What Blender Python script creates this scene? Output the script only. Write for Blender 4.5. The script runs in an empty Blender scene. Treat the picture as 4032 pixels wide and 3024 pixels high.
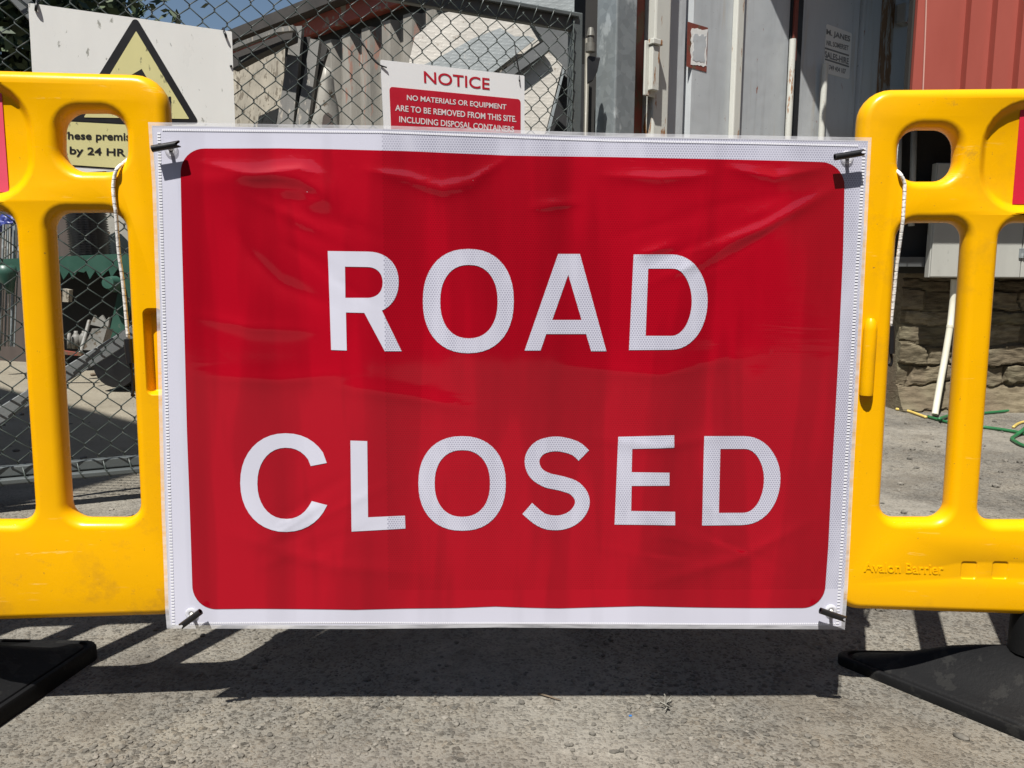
import bpy, bmesh, math, random
from mathutils import Vector, Matrix, noise
from mathutils.geometry import tessellate_polygon
R = math.radians
random.seed(7)
sc = bpy.context.scene
col = sc.collection

# ------------------------------------------------------------------ camera, sky, sun, exposure
FOC, CX, CY = 3104.0, 2016.0, 1512.0            # focal length and centre in photograph pixels
PITCH, ROLL = R(7.35), 0.0065
CAM = Vector((0, 0, 0.697))
FWD = Vector((0, math.cos(PITCH), -math.sin(PITCH)))
_u0 = Vector((0, math.sin(PITCH), math.cos(PITCH)))
_r0 = Vector((1, 0, 0))
RT = _r0 * math.cos(ROLL) + _u0 * math.sin(ROLL)
UP = _u0 * math.cos(ROLL) - _r0 * math.sin(ROLL)
cd = bpy.data.cameras.new('camera')
cam = bpy.data.objects.new('camera', cd)
col.objects.link(cam)
cd.sensor_width = 36.0
cd.lens = 36.0 * FOC / 4032.0
cd.clip_start = 0.05
cd.clip_end = 500
cam.matrix_world = Matrix(((RT.x, UP.x, -FWD.x, CAM.x), (RT.y, UP.y, -FWD.y, CAM.y), (RT.z, UP.z, -FWD.z, CAM.z), (0, 0, 0, 1)))
sc.camera = cam

SUN_EL, SUN_AZ = R(62.5), R(24)                   # the light travels forward and to the right
LDIR = Vector((math.sin(SUN_AZ) * math.cos(SUN_EL), math.cos(SUN_AZ) * math.cos(SUN_EL), -math.sin(SUN_EL)))
w = bpy.data.worlds.new('World')
sc.world = w
w.use_nodes = True
wn = w.node_tree
bg = wn.nodes['Background']
sky = wn.nodes.new('ShaderNodeTexSky')
sky.sky_type = 'NISHITA'
sky.sun_disc = False
sky.sun_elevation = SUN_EL
sky.sun_rotation = math.atan2(-LDIR.x, -LDIR.y)
sky.air_density = 1.2
sky.dust_density = 0.6
sky.ozone_density = 1.5
wn.links.new(sky.outputs[0], bg.inputs[0])
bg.inputs[1].default_value = 0.05
sd = bpy.data.lights.new('sun', 'SUN')
sd.energy = 5.0
sd.angle = R(0.53)
sd.color = (1.0, 0.968, 0.92)
sun = bpy.data.objects.new('sun', sd)
col.objects.link(sun)
sun.location = (-3, -6, 10)
sun.rotation_euler = LDIR.to_track_quat('-Z', 'Y').to_euler()
sc.view_settings.view_transform = 'Standard'
sc.view_settings.look = 'None'
sc.view_settings.gamma = 1.0
sc.view_settings.exposure = 0.6
sc.render.engine = 'CYCLES'
sc.cycles.use_denoising = True
sc.cycles.max_bounces = 6
sc.cycles.diffuse_bounces = 2
sc.cycles.transparent_max_bounces = 12

# ------------------------------------------------------------------ layout helpers
def ray(px, py):
    return FWD + RT * ((px - CX) / FOC) + UP * ((CY - py) / FOC)
def on_y(px, py, Y):
    d = ray(px, py)
    return CAM + d * (Y / d.y)
def on_z(px, py, z=0.0):
    d = ray(px, py)
    return CAM + d * ((z - CAM.z) / d.z)

class Plane:
    """a vertical plane: a runs along it, b is height, off is towards the viewer's side"""
    def __init__(s, p0, ex, ez=(0, 0, 1)):
        s.p0 = Vector(p0); s.ex = Vector(ex).normalized(); s.ez = Vector(ez).normalized()
        s.n = s.ex.cross(s.ez).normalized()
        if s.n.dot(CAM - s.p0) < 0: s.n = -s.n
    def pt(s, a, b, off=0.0):
        return s.p0 + s.ex * a + s.ez * b + s.n * off
    def loc(s, px, py, off=0.0):
        d = ray(px, py)
        q = s.p0 + s.n * off
        h = CAM + d * ((q - CAM).dot(s.n) / d.dot(s.n)) - q
        return (h.dot(s.ex), h.dot(s.ez))
    def w(s, px, py, off=0.0):
        return s.pt(*s.loc(px, py, off), off)

class MB:
    def __init__(s): s.v = []; s.f = []
    def add(s, vs, fs):
        o = len(s.v)
        s.v += [Vector(p) for p in vs]
        s.f += [tuple(i + o for i in f) for f in fs]
    def box(s, c, ex, ey, ez):
        """centre and three half-extent vectors"""
        c, ex, ey, ez = Vector(c), Vector(ex), Vector(ey), Vector(ez)
        vs = [c + ex * i + ey * j + ez * k for k in (-1, 1) for j in (-1, 1) for i in (-1, 1)]
        fs = [(0, 2, 3, 1), (4, 5, 7, 6), (0, 1, 5, 4), (2, 6, 7, 3), (0, 4, 6, 2), (1, 3, 7, 5)]
        if ex.cross(ey).dot(ez) < 0: fs = [f[::-1] for f in fs]
        s.add(vs, fs)
    def slab(s, pl, a0, a1, b0, b1, o0, o1):
        s.box(pl.pt((a0 + a1) / 2, (b0 + b1) / 2, (o0 + o1) / 2), pl.ex * (abs(a1 - a0) / 2), pl.ez * (abs(b1 - b0) / 2), pl.n * (abs(o1 - o0) / 2))
    def prism(s, pl, pts, o0, o1):
        """polygon in plane coordinates extruded between two offsets"""
        n = len(pts)
        vs = [pl.pt(a, b, o1) for a, b in pts] + [pl.pt(a, b, o0) for a, b in pts]
        tr = tessellate_polygon([[Vector((a, b, 0)) for a, b in pts]])
        fs = [tuple(t) for t in tr] + [tuple(i + n for i in t[::-1]) for t in tr]
        fs += [(i, i + n, (i + 1) % n + n, (i + 1) % n) for i in range(n)]
        s.add(vs, fs)
    def tube(s, path, r, seg=8, cap=True, taper=None):
        path = [Vector(p) for p in path]
        n = len(path)
        vs = []; up = None
        for i, p in enumerate(path):
            t = (path[min(i + 1, n - 1)] - path[max(i - 1, 0)]).normalized()
            if up is None:
                up = Vector((0, 0, 1)) if abs(t.z) < 0.9 else Vector((0, 1, 0))
            x = t.cross(up).normalized(); y = x.cross(t).normalized(); up = y
            rr = r if taper is None else r * taper[i]
            vs += [p + x * (rr * math.cos(2 * math.pi * k / seg)) + y * (rr * math.sin(2 * math.pi * k / seg)) for k in range(seg)]
        fs = [(i * seg + k, i * seg + (k + 1) % seg, (i + 1) * seg + (k + 1) % seg, (i + 1) * seg + k) for i in range(n - 1) for k in range(seg)]
        if cap: fs += [tuple(range(seg - 1, -1, -1)), tuple((n - 1) * seg + k for k in range(seg))]
        s.add(vs, fs)
    def rings(s, rings, closed=True):
        m = len(rings[0])
        fs = [(i * m + k, i * m + (k + 1) % m, (i + 1) * m + (k + 1) % m, (i + 1) * m + k) for i in range(len(rings) - 1) for k in range(m if closed else m - 1)]
        s.add([p for r_ in rings for p in r_], fs)
    def build(s, name, mt, parent=None, smooth=False, angle=None, bevel=0.0, weld=False):
        me = bpy.data.meshes.new(name)
        if parent is not None: org = parent['_w'] if '_w' in parent else [0, 0, 0]
        else:
            xs = [p.x for p in s.v]; ys = [p.y for p in s.v]; zs = [p.z for p in s.v]
            org = [(min(xs) + max(xs)) / 2, (min(ys) + max(ys)) / 2, min(zs)]
        o3 = Vector(org)
        me.from_pydata([p - o3 for p in s.v], [], s.f)
        bm = bmesh.new(); bm.from_mesh(me)
        if weld: bmesh.ops.remove_doubles(bm, verts=bm.verts, dist=1e-5)
        bmesh.ops.recalc_face_normals(bm, faces=bm.faces)
        bm.to_mesh(me); bm.free()
        ob = bpy.data.objects.new(name, me)
        col.objects.link(ob)
        me.materials.append(mt)
        if parent is not None: ob.parent = parent
        else: ob.location = o3
        ob['_w'] = [o3.x, o3.y, o3.z]
        if smooth: me.polygons.foreach_set('use_smooth', [True] * len(me.polygons))
        if smooth and angle:
            me.set_sharp_from_angle(angle=R(angle))
        if bevel:
            bv = ob.modifiers.new('bevel', 'BEVEL'); bv.width = bevel; bv.segments = 2; bv.limit_method = 'ANGLE'; bv.angle_limit = R(40)
        return ob

def tag(o, label=None, cat=None, group=None, kind=None):
    if label: o['label'] = label
    if cat: o['category'] = cat
    if group: o['group'] = group
    if kind: o['kind'] = kind
    return o
def thing(name, loc, label, cat, group=None):
    o = bpy.data.objects.new(name, None)
    col.objects.link(o)
    o.location = loc; o.empty_display_size = 0.1
    o['_w'] = [loc[0], loc[1], loc[2]]
    return tag(o, label, cat, group)

# ------------------------------------------------------------------ materials
class NT:
    def __init__(s, name):
        s.m = bpy.data.materials.new(name); s.m.use_nodes = True
        s.t = s.m.node_tree; s.b = s.t.nodes['Principled BSDF']; s.out = s.t.nodes['Material Output']
        s.tc = s.t.nodes.new('ShaderNodeTexCoord')
    def n(s, t, **k):
        nd = s.t.nodes.new(t)
        for a, v in k.items(): setattr(nd, a, v)
        return nd
    def l(s, a, b): s.t.links.new(a, b)
    def noise(s, scale, detail=4, rough=0.55, vec=None, stretch=None, dist=0.0):
        nd = s.n('ShaderNodeTexNoise')
        nd.inputs['Scale'].default_value = scale; nd.inputs['Detail'].default_value = detail
        nd.inputs['Roughness'].default_value = rough; nd.inputs['Distortion'].default_value = dist
        v = vec or s.tc.outputs['Object']
        if stretch:
            mp = s.n('ShaderNodeMapping'); mp.inputs['Scale'].default_value = stretch
            s.l(v, mp.inputs[0]); v = mp.outputs[0]
        s.l(v, nd.inputs['Vector'])
        return nd.outputs['Fac']
    def ramp(s, fac, stops, interp='LINEAR'):
        r = s.n('ShaderNodeValToRGB'); r.color_ramp.interpolation = interp
        e = r.color_ramp.elements
        while len(e) < len(stops): e.new(0.5)
        for i, (p, c) in enumerate(stops):
            e[i].position = p
            e[i].color = (c, c, c, 1) if isinstance(c, (int, float)) else (*c, 1)
        s.l(fac, r.inputs[0])
        return r.outputs['Color']
    def mix(s, fac, a, b, mode='MIX'):
        m = s.n('ShaderNodeMix', data_type='RGBA', blend_type=mode)
        for sock, v in ((m.inputs[0], fac), (m.inputs[6], a), (m.inputs[7], b)):
            if isinstance(v, (int, float)): sock.default_value = v if sock.type == 'VALUE' else (v, v, v, 1)
            elif isinstance(v, tuple): sock.default_value = (*v, 1)
            else: s.l(v, sock)
        return m.outputs[2]
    def math(s, op, a, b=None, c=None):
        m = s.n('ShaderNodeMath', operation=op)
        for i, v in enumerate((a, b, c)):
            if v is None: continue
            if isinstance(v, (int, float)): m.inputs[i].default_value = v
            else: s.l(v, m.inputs[i])
        return m.outputs[0]
    def bump(s, h, strength=0.3, dist=0.002, prev=None):
        b = s.n('ShaderNodeBump'); b.inputs['Strength'].default_value = strength; b.inputs['Distance'].default_value = dist
        s.l(h, b.inputs['Height'])
        if prev is not None: s.l(prev, b.inputs['Normal'])
        return b.outputs[0]
    def set(s, color=None, rough=None, metal=None, normal=None, **k):
        for nm, v in (('Base Color', color), ('Roughness', rough), ('Metallic', metal), ('Normal', normal)):
            if v is None: continue
            i = s.b.inputs[nm]
            if isinstance(v, (int, float)): i.default_value = v
            elif isinstance(v, tuple): i.default_value = (*v, 1)
            else: s.l(v, i)
        for nm, v in k.items():
            i = s.b.inputs[nm.replace('_', ' ')]
            if isinstance(v, (int, float)): i.default_value = v
            elif isinstance(v, tuple): i.default_value = (*v, 1)
            else: s.l(v, i)
        return s.m

def srgb(r, g, b):
    f = lambda c: (c / 255 / 12.92) if c / 255 <= 0.04045 else ((c / 255 + 0.055) / 1.055) ** 2.4
    return (f(r), f(g), f(b))

def worn(name, base, dark=0.75, rough=0.5, metal=0.0, scale=6, spots=None, spot_at=0.66, spot_scale=18, bump=0.15, bscale=120, stretch=None, spec=None):
    """paint or metal with broad tone changes, small stains and a fine uneven surface"""
    t = NT(name)
    a = t.noise(scale, 5, 0.6, stretch=stretch)
    c = t.mix(t.ramp(a, [(0.3, 0.0), (0.7, 1.0)]), tuple(x * dark for x in base), base)
    if spots:
        n2 = t.noise(spot_scale, 6, 0.65, stretch=stretch)
        c = t.mix(t.ramp(n2, [(spot_at, 0.0), (spot_at + 0.04, 1.0)]), c, spots)
    h = t.noise(bscale, 3, 0.6)
    rr = t.ramp(a, [(0.2, max(0.05, rough - 0.12)), (0.8, min(1, rough + 0.12))])
    m = t.set(color=c, rough=rr, metal=metal, normal=t.bump(h, bump, 0.002))
    if spec is not None: t.set(Specular_IOR_Level=spec)
    return m
def flat(name, base, rough=0.5, metal=0.0, spec=None):
    return worn(name, base, 0.9, rough, metal, 10, bump=0.06, spec=spec)

M = {}
# moulded yellow barrier plastic with scuffs and a few grey smudges
t = NT('yellow_plastic')
a = t.noise(3.0, 4, 0.6)
c = t.mix(t.ramp(a, [(0.3, 0.0), (0.7, 1.0)]), (0.80, 0.395, 0.0), (0.86, 0.43, 0.0))
sm = t.noise(9, 6, 0.7)
pt_ = t.noise(1.7, 2, 0.5)
c = t.mix(t.math('MULTIPLY', t.ramp(sm, [(0.52, 0.0), (0.66, 0.5)]), t.ramp(pt_, [(0.46, 0.0), (0.60, 1.0)])), c, (0.34, 0.17, 0.02))
sp = t.noise(150, 3, 0.6)
c = t.mix(t.ramp(sp, [(0.715, 0.0), (0.75, 0.75)]), c, (0.24, 0.13, 0.03))
fade = t.noise(5, 5, 0.65, stretch=(1, 1, 0.5))
c = t.mix(t.ramp(fade, [(0.52, 0.0), (0.72, 0.22)]), c, (0.66, 0.30, 0.012))
scr = t.noise(30, 4, 0.6, stretch=(0.3, 1, 3.0))
c = t.mix(t.ramp(scr, [(0.68, 0.0), (0.72, 0.25)]), c, (0.95, 0.55, 0.12))
h1 = t.noise(14, 3, 0.5); h2 = t.noise(420, 2, 0.5)
nb = t.bump(h2, 0.06, 0.001, t.bump(h1, 0.12, 0.004))
sc1 = t.noise(7, 5, 0.7, stretch=(1.0, 1, 9.0), dist=0.3)
sc2 = t.noise(2.4, 2, 0.5)
c = t.mix(t.math('MULTIPLY', t.ramp(sc1, [(0.64, 0.0), (0.67, 0.55), (0.70, 0.0)]), t.ramp(sc2, [(0.45, 0.0), (0.6, 1.0)])), c, (0.93, 0.60, 0.16))
sc3 = t.noise(26, 6, 0.75)
c = t.mix(t.math('MULTIPLY', t.ramp(sc3, [(0.60, 0.0), (0.68, 0.6)]), t.ramp(t.noise(1.3, 3, 0.6), [(0.50, 0.0), (0.62, 1.0)])), c, (0.36, 0.20, 0.035))
M['yellow'] = t.set(color=c, rough=t.ramp(t.noise(11, 4), [(0.3, 0.22), (0.7, 0.36)]), normal=nb, Specular_IOR_Level=0.3, Subsurface_Weight=0.0)

def hexmask(t, pitch):
    """round dark cells of prismatic sheeting, 0..1, in the sheet's own metres"""
    sx, sy = pitch, pitch * 1.7320508
    ds = []
    for off in ((50 * sx, 50 * sx, 50 * sy), (50.5 * sx, 50 * sx, 50.5 * sy)):
        ad = t.n('ShaderNodeVectorMath', operation='ADD'); ad.inputs[1].default_value = off
        t.l(t.tc.outputs['Object'], ad.inputs[0])
        md = t.n('ShaderNodeVectorMath', operation='MODULO'); md.inputs[1].default_value = (sx, 1000.0, sy)
        t.l(ad.outputs[0], md.inputs[0])
        sb = t.n('ShaderNodeVectorMath', operation='SUBTRACT'); sb.inputs[1].default_value = (sx / 2, 0, sy / 2)
        t.l(md.outputs[0], sb.inputs[0])
        ml = t.n('ShaderNodeVectorMath', operation='MULTIPLY'); ml.inputs[1].default_value = (1, 0, 1)
        t.l(sb.outputs[0], ml.inputs[0])
        ln = t.n('ShaderNodeVectorMath', operation='LENGTH'); t.l(ml.outputs[0], ln.inputs[0])
        ds.append(ln.outputs['Value'])
    d = t.math('MINIMUM', ds[0], ds[1])
    return t.ramp(t.math('DIVIDE', d, pitch), [(0.30, 1.0), (0.44, 0.0)])

def sheeting(name, lo, hi, coat, wr, cior=1.6, tone=0.9):
    t = NT(name)
    hx = hexmask(t, 0.0038)
    patch = t.ramp(t.noise(9, 3, 0.6, stretch=(1.6, 1, 0.5)), [(0.30, 0.25), (0.52, 1.0)])
    c = t.mix(t.math('MULTIPLY', hx, patch), hi, lo)
    br = t.noise(3.4, 3, 0.5, stretch=(2.6, 1, 0.35), dist=0.4)
    c = t.mix(t.ramp(br, [(0.36, 0.0), (0.52, 0.55), (0.56, 1.0)]), t.mix(1.0, c, (tone, tone, tone), 'MULTIPLY'), c)  # darker vertical bands: reflection effects of the creased film put into the colour
    # faint slanting crinkles of the clear film, only in patches
    mp = t.n('ShaderNodeMapping'); mp.inputs['Rotation'].default_value = (0, 0.42, 0); mp.inputs['Scale'].default_value = (0.45, 1, 2.8)
    t.l(t.tc.outputs['Object'], mp.inputs[0])
    w2 = t.noise(16, 2, 0.45, vec=mp.outputs[0], dist=0.3)
    crk = t.math('MULTIPLY', w2, t.ramp(t.noise(2.6, 2, 0.5), [(0.50, 0.0), (0.64, 1.0)]))
    nb = t.bump(crk, wr, 0.010)
    return t.set(color=c, rough=0.45, Coat_Weight=coat, Coat_Roughness=0.07, Coat_IOR=cior, Coat_Normal=nb, Specular_IOR_Level=0.08)
M['white_sheeting'] = sheeting('white_sheeting', (0.35, 0.35, 0.43), (0.60, 0.60, 0.69), 0.35, 0.10)
M['letter_sheeting'] = sheeting('letter_sheeting', (0.36, 0.36, 0.44), (0.62, 0.62, 0.71), 0.35, 0.10)
M['red_sheeting'] = sheeting('red_sheeting', (0.32, 0.001, 0.009), (0.41, 0.0015, 0.0125), 1.0, 0.07, 1.58, 0.70)
t = NT('white_stitching'); M['stitch'] = t.set(color=(0.82, 0.82, 0.86), rough=0.35)
t = NT('clear_plastic')
tr = t.n('ShaderNodeBsdfTransparent'); gl = t.n('ShaderNodeBsdfPrincipled')
gl.inputs['Base Color'].default_value = (0.8, 0.8, 0.83, 1); gl.inputs['Roughness'].default_value = 0.12
ms = t.n('ShaderNodeMixShader')
t.l(t.ramp(t.noise(40, 4, 0.6, stretch=(0.3, 1, 2)), [(0.35, 0.30), (0.65, 0.62)]), ms.inputs[0])
t.l(tr.outputs[0], ms.inputs[1]); t.l(gl.outputs[0], ms.inputs[2]); t.l(ms.outputs[0], t.out.inputs[0])
M['clear'] = t.m
M['black_rubber'] = worn('black_rubber', (0.009, 0.009, 0.0093), 0.65, 0.6, 0, 9, spots=(0.015, 0.0148, 0.014), spot_at=0.56, spot_scale=30, bump=0.3, bscale=160, spec=0.14)
M['black_plastic'] = worn('black_plastic', (0.012, 0.012, 0.013), 0.8, 0.38, 0, 20, bump=0.1)
t = NT('braided_elastic')
wv = t.n('ShaderNodeTexWave', wave_type='BANDS', bands_direction='Z'); wv.inputs['Scale'].default_value = 26; wv.inputs['Distortion'].default_value = 2.5
t.l(t.tc.outputs['Object'], wv.inputs['Vector'])
br = t.noise(260, 2, 0.5)
M['elastic'] = t.set(color=t.mix(t.ramp(wv.outputs['Fac'], [(0.975, 0.0), (0.988, 0.9)]), (0.80, 0.78, 0.73), (0.05, 0.04, 0.035)), rough=0.7, normal=t.bump(br, 0.5, 0.002))
M['board_red_glare'] = worn('board_red_glare', (0.80, 0.10, 0.16), 0.9, 0.25, 0, 8, bump=0.05)  # lighter copy of the red board, retroreflective glare put into its colour
M['board_red'] = worn('board_red', (0.62, 0.02, 0.05), 0.9, 0.25, 0, 8, bump=0.05)

# ground: exposed aggregate, worn concrete
t = NT('weathered_concrete')
wob = t.n('ShaderNodeTexNoise'); wob.inputs['Scale'].default_value = 70; wob.inputs['Detail'].default_value = 3
t.l(t.tc.outputs['Object'], wob.inputs['Vector'])
va = t.n('ShaderNodeVectorMath', operation='MULTIPLY_ADD'); va.inputs[1].default_value = (0.012, 0.012, 0.012)
t.l(wob.outputs['Color'], va.inputs[0]); t.l(t.tc.outputs['Object'], va.inputs[2])
def stones(scale, lo, hi, share):
    vo = t.n('ShaderNodeTexVoronoi', feature='F1'); vo.inputs['Scale'].default_value = scale
    t.l(va.outputs[0], vo.inputs['Vector'])
    sp = t.n('ShaderNodeSeparateColor'); t.l(vo.outputs['Color'], sp.inputs[0])
    shp = t.math('MULTIPLY', t.ramp(vo.outputs['Distance'], [(lo, 1.0), (hi, 0.0)]), t.ramp(sp.outputs[1], [(share, 0.0), (share + 0.1, 1.0)]))
    colr = t.ramp(sp.outputs[0], [(0.0, (0.062, 0.058, 0.050)), (0.3, (0.115, 0.107, 0.092)), (0.6, (0.165, 0.152, 0.13)), (0.85, (0.20, 0.175, 0.14)), (1.0, (0.31, 0.29, 0.25))])
    return shp, colr
s1, c1 = stones(78, 0.35, 0.55, 0.50)
s2, c2 = stones(190, 0.38, 0.60, 0.25)
mort = t.mix(t.noise(240, 5, 0.7), (0.145, 0.138, 0.122), (0.35, 0.335, 0.295))
big = t.noise(2.1, 5, 0.62); mid = t.noise(11, 5, 0.6)
expo = t.ramp(t.noise(3.3, 4, 0.6), [(0.36, 0.25), (0.62, 1.0)])
c = t.mix(t.math('MULTIPLY', s2, 0.85), mort, c2)
show = t.math('MULTIPLY', s1, expo)
c = t.mix(show, c, c1)
c = t.mix(t.ramp(big, [(0.34, 0.0), (0.66, 1.0)]), t.mix(1.0, c, (0.72, 0.73, 0.76), 'MULTIPLY'), c)
c = t.mix(t.ramp(mid, [(0.42, 0.0), (0.68, 0.5)]), c, t.mix(1.0, c, (1.35, 1.29, 1.2), 'MULTIPLY'))
pale = t.noise(1.3, 5, 0.62)
c = t.mix(t.math('MULTIPLY', t.ramp(pale, [(0.47, 0.0), (0.62, 0.6)]), t.ramp(t.noise(24, 4, 0.6), [(0.3, 0.3), (0.6, 1.0)])), c, t.mix(t.noise(180, 4, 0.7), (0.28, 0.265, 0.235), (0.48, 0.46, 0.41)))
dirt = t.noise(2.7, 6, 0.66, dist=0.4)
c = t.mix(t.ramp(dirt, [(0.53, 0.0), (0.66, 0.6)]), c, t.mix(t.noise(130, 5, 0.75), (0.085, 0.074, 0.06), (0.225, 0.20, 0.165)))
stain = t.noise(1.9, 4, 0.6)
c = t.mix(t.ramp(stain, [(0.56, 0.0), (0.66, 0.6)]), c, t.mix(1.0, c, (0.5, 0.5, 0.52), 'MULTIPLY'))
dk = t.noise(42, 6, 0.65)
c = t.mix(t.ramp(dk, [(0.655, 0.0), (0.70, 0.85)]), c, (0.04, 0.037, 0.032))
# farther back the yard is smoother, sandier concrete
sx = t.n('ShaderNodeSeparateXYZ'); t.l(t.tc.outputs['Object'], sx.inputs[0])
far = t.math('MULTIPLY', t.ramp(t.math('MULTIPLY', sx.outputs['Y'], 0.1), [(0.24, 0.0), (0.29, 1.0)]), t.ramp(t.math('MULTIPLY_ADD', sx.outputs['X'], -0.2, 0.5), [(0.3, 0.0), (0.5, 1.0)]))
c = t.mix(1.0, c, (0.86, 0.84, 0.80), 'MULTIPLY')
sand = t.mix(t.noise(5, 6, 0.65), (0.20, 0.175, 0.125), (0.33, 0.295, 0.225))
c = t.mix(t.math('MULTIPLY', far, 0.75), c, sand)
hh = t.math('ADD', t.math('MULTIPLY_ADD', show, 0.8, t.math('MULTIPLY', s2, 0.35)), t.math('MULTIPLY', t.noise(260, 5, 0.65), 0.9))
nb = t.bump(hh, 0.9, 0.004, t.bump(t.noise(16, 5, 0.6), 0.35, 0.012))
M['ground'] = t.set(color=c, rough=0.9, normal=nb, Specular_IOR_Level=0.2)
t = NT('loose_stone')
oi = t.noise(40, 2)
M['stone_bits'] = t.set(color=t.ramp(oi, [(0.3, (0.07, 0.065, 0.055)), (0.5, (0.13, 0.12, 0.10)), (0.72, (0.24, 0.22, 0.185))]), rough=0.9)

# metals, paints
t = NT('galvanised_steel')
vo = t.n('ShaderNodeTexVoronoi', feature='F1'); vo.inputs['Scale'].default_value = 38; t.l(t.tc.outputs['Object'], vo.inputs['Vector'])
sp = t.n('ShaderNodeSeparateColor'); t.l(vo.outputs['Color'], sp.inputs[0])
c = t.mix(sp.outputs[0], (0.225, 0.25, 0.255), (0.29, 0.32, 0.325))
c = t.mix(t.ramp(t.noise(8, 5, 0.6, stretch=(1, 1, 0.6)), [(0.57, 0.0), (0.62, 0.8)]), c, (0.50, 0.54, 0.54))
M['galv'] = t.set(color=c, rough=0.45, metal=0.35, normal=t.bump(t.noise(60, 3), 0.1, 0.002))
M['gate_paint'] = worn('gate_paint', (0.115, 0.13, 0.13), 0.8, 0.5, 0.2, 5, spots=(0.26, 0.27, 0.24), spot_at=0.68, spot_scale=40, bump=0.2)
M['brace_paint'] = worn('brace_paint', (0.22, 0.235, 0.235), 0.8, 0.5, 0.1, 5, spots=(0.10, 0.10, 0.095), spot_at=0.66, spot_scale=30, bump=0.2)
M['wire'] = worn('coated_wire', (0.062, 0.078, 0.070), 0.75, 0.42, 0, 30, spots=(0.12, 0.12, 0.11), spot_at=0.62, spot_scale=60, bump=0.1)
M['sign_white'] = worn('sign_white', (0.84, 0.84, 0.80), 0.94, 0.35, 0, 5, spots=(0.36, 0.36, 0.32), spot_at=0.645, spot_scale=26, bump=0.05, stretch=(1.4, 1.4, 0.6))
M['sign_yellow'] = worn('sign_yellow', (0.74, 0.69, 0.33), 0.92, 0.4, 0, 6, spots=(0.24, 0.23, 0.13), spot_at=0.60, spot_scale=34, bump=0.05, stretch=(1.4, 1.4, 0.6))
M['sign_black'] = flat('sign_black', (0.018, 0.018, 0.019), 0.4)
M['sign_red'] = flat('sign_red', (0.48, 0.012, 0.03), 0.35)
M['notice_white'] = worn('notice_white', (0.80, 0.80, 0.80), 0.96, 0.25, 0, 5, bump=0.03)
M['notice_letter'] = flat('notice_letter', (0.75, 0.68, 0.68), 0.35)
M['container_grey'] = worn('container_grey', (0.50, 0.54, 0.565), 0.80, 0.4, 0, 3.0, spots=(0.26, 0.07, 0.035), spot_at=0.70, spot_scale=11, bump=0.12, stretch=(1, 1, 0.5))
t = NT('container_grey')
a = t.noise(3.0, 5, 0.6, stretch=(1, 1, 0.5))
c = t.mix(t.ramp(a, [(0.3, 0.0), (0.7, 1.0)]), (0.43, 0.455, 0.465), (0.53, 0.555, 0.565))
c = t.mix(t.ramp(t.noise(9, 5, 0.65, stretch=(3.0, 3.0, 0.22)), [(0.54, 0.0), (0.76, 0.38)]), c, (0.28, 0.285, 0.28))
c = t.mix(t.ramp(t.noise(5, 4, 0.6, stretch=(3.5, 3.5, 0.3), dist=0.3), [(0.60, 0.0), (0.70, 0.5)]), c, (0.42, 0.36, 0.27))
c = t.mix(t.ramp(t.noise(11, 6, 0.65, stretch=(1.6, 1.6, 0.7)), [(0.665, 0.0), (0.69, 1.0)]), c, (0.25, 0.075, 0.035))
c = t.mix(t.ramp(t.noise(60, 3, 0.6), [(0.70, 0.0), (0.74, 0.8)]), c, (0.13, 0.12, 0.115))
M['container_grey'] = t.set(color=c, rough=t.ramp(a, [(0.2, 0.3), (0.8, 0.5)]), normal=t.bump(t.noise(4, 3), 0.25, 0.02))
M['container_cream'] = worn('container_cream', (0.62, 0.62, 0.56), 0.86, 0.45, 0, 6, spots=(0.30, 0.13, 0.04), spot_at=0.605, spot_scale=16, bump=0.12, stretch=(1.5, 1.5, 0.35))
M['container_rust'] = worn('container_rust', (0.24, 0.055, 0.035), 0.6, 0.7, 0, 9, spots=(0.13, 0.08, 0.045), spot_at=0.55, spot_scale=14, bump=0.3, stretch=(1, 1, 0.5))
M['rust_streak'] = worn('rust_streak', (0.34, 0.20, 0.10), 0.55, 0.8, 0, 9, spots=(0.44, 0.44, 0.42), spot_at=0.53, spot_scale=14, bump=0.3, stretch=(2, 2, 0.4))
M['paper'] = worn('torn_paper', (0.80, 0.80, 0.77), 0.85, 0.8, 0, 60)
M['sticker'] = worn('sticker', (0.74, 0.75, 0.72), 0.9, 0.5, 0, 12, bump=0.04)
M['sticker_ink'] = flat('sticker_ink', (0.17, 0.18, 0.18), 0.6)
M['gasket'] = flat('gasket', (0.012, 0.012, 0.013), 0.6)
M['red_clad'] = worn('red_clad', (0.36, 0.078, 0.056), 0.86, 0.5, 0, 2.2, spots=(0.42, 0.17, 0.13), spot_at=0.70, spot_scale=16, bump=0.1, stretch=(1, 1, 0.4))
M['pink_rod'] = flat('pink_rod', (0.62, 0.36, 0.30), 0.5)
M['dark_void'] = flat('near_black', (0.03, 0.028, 0.025), 0.85)  # near-black for dark parts and for shade painted into recesses
M['old_clad'] = worn('old_clad', (0.33, 0.31, 0.27), 0.58, 0.65, 0, 7, spots=(0.30, 0.17, 0.13), spot_at=0.60, spot_scale=10, bump=0.25, stretch=(1.5, 1.5, 0.3))
M['faded_red'] = worn('faded_red', (0.36, 0.085, 0.06), 0.8, 0.6, 0, 4, spots=(0.3, 0.26, 0.22), spot_at=0.6, spot_scale=9, bump=0.2)
M['roof_edge'] = worn('roof_edge', (0.055, 0.05, 0.046), 0.7, 0.75, 0, 6, bump=0.3)
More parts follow.
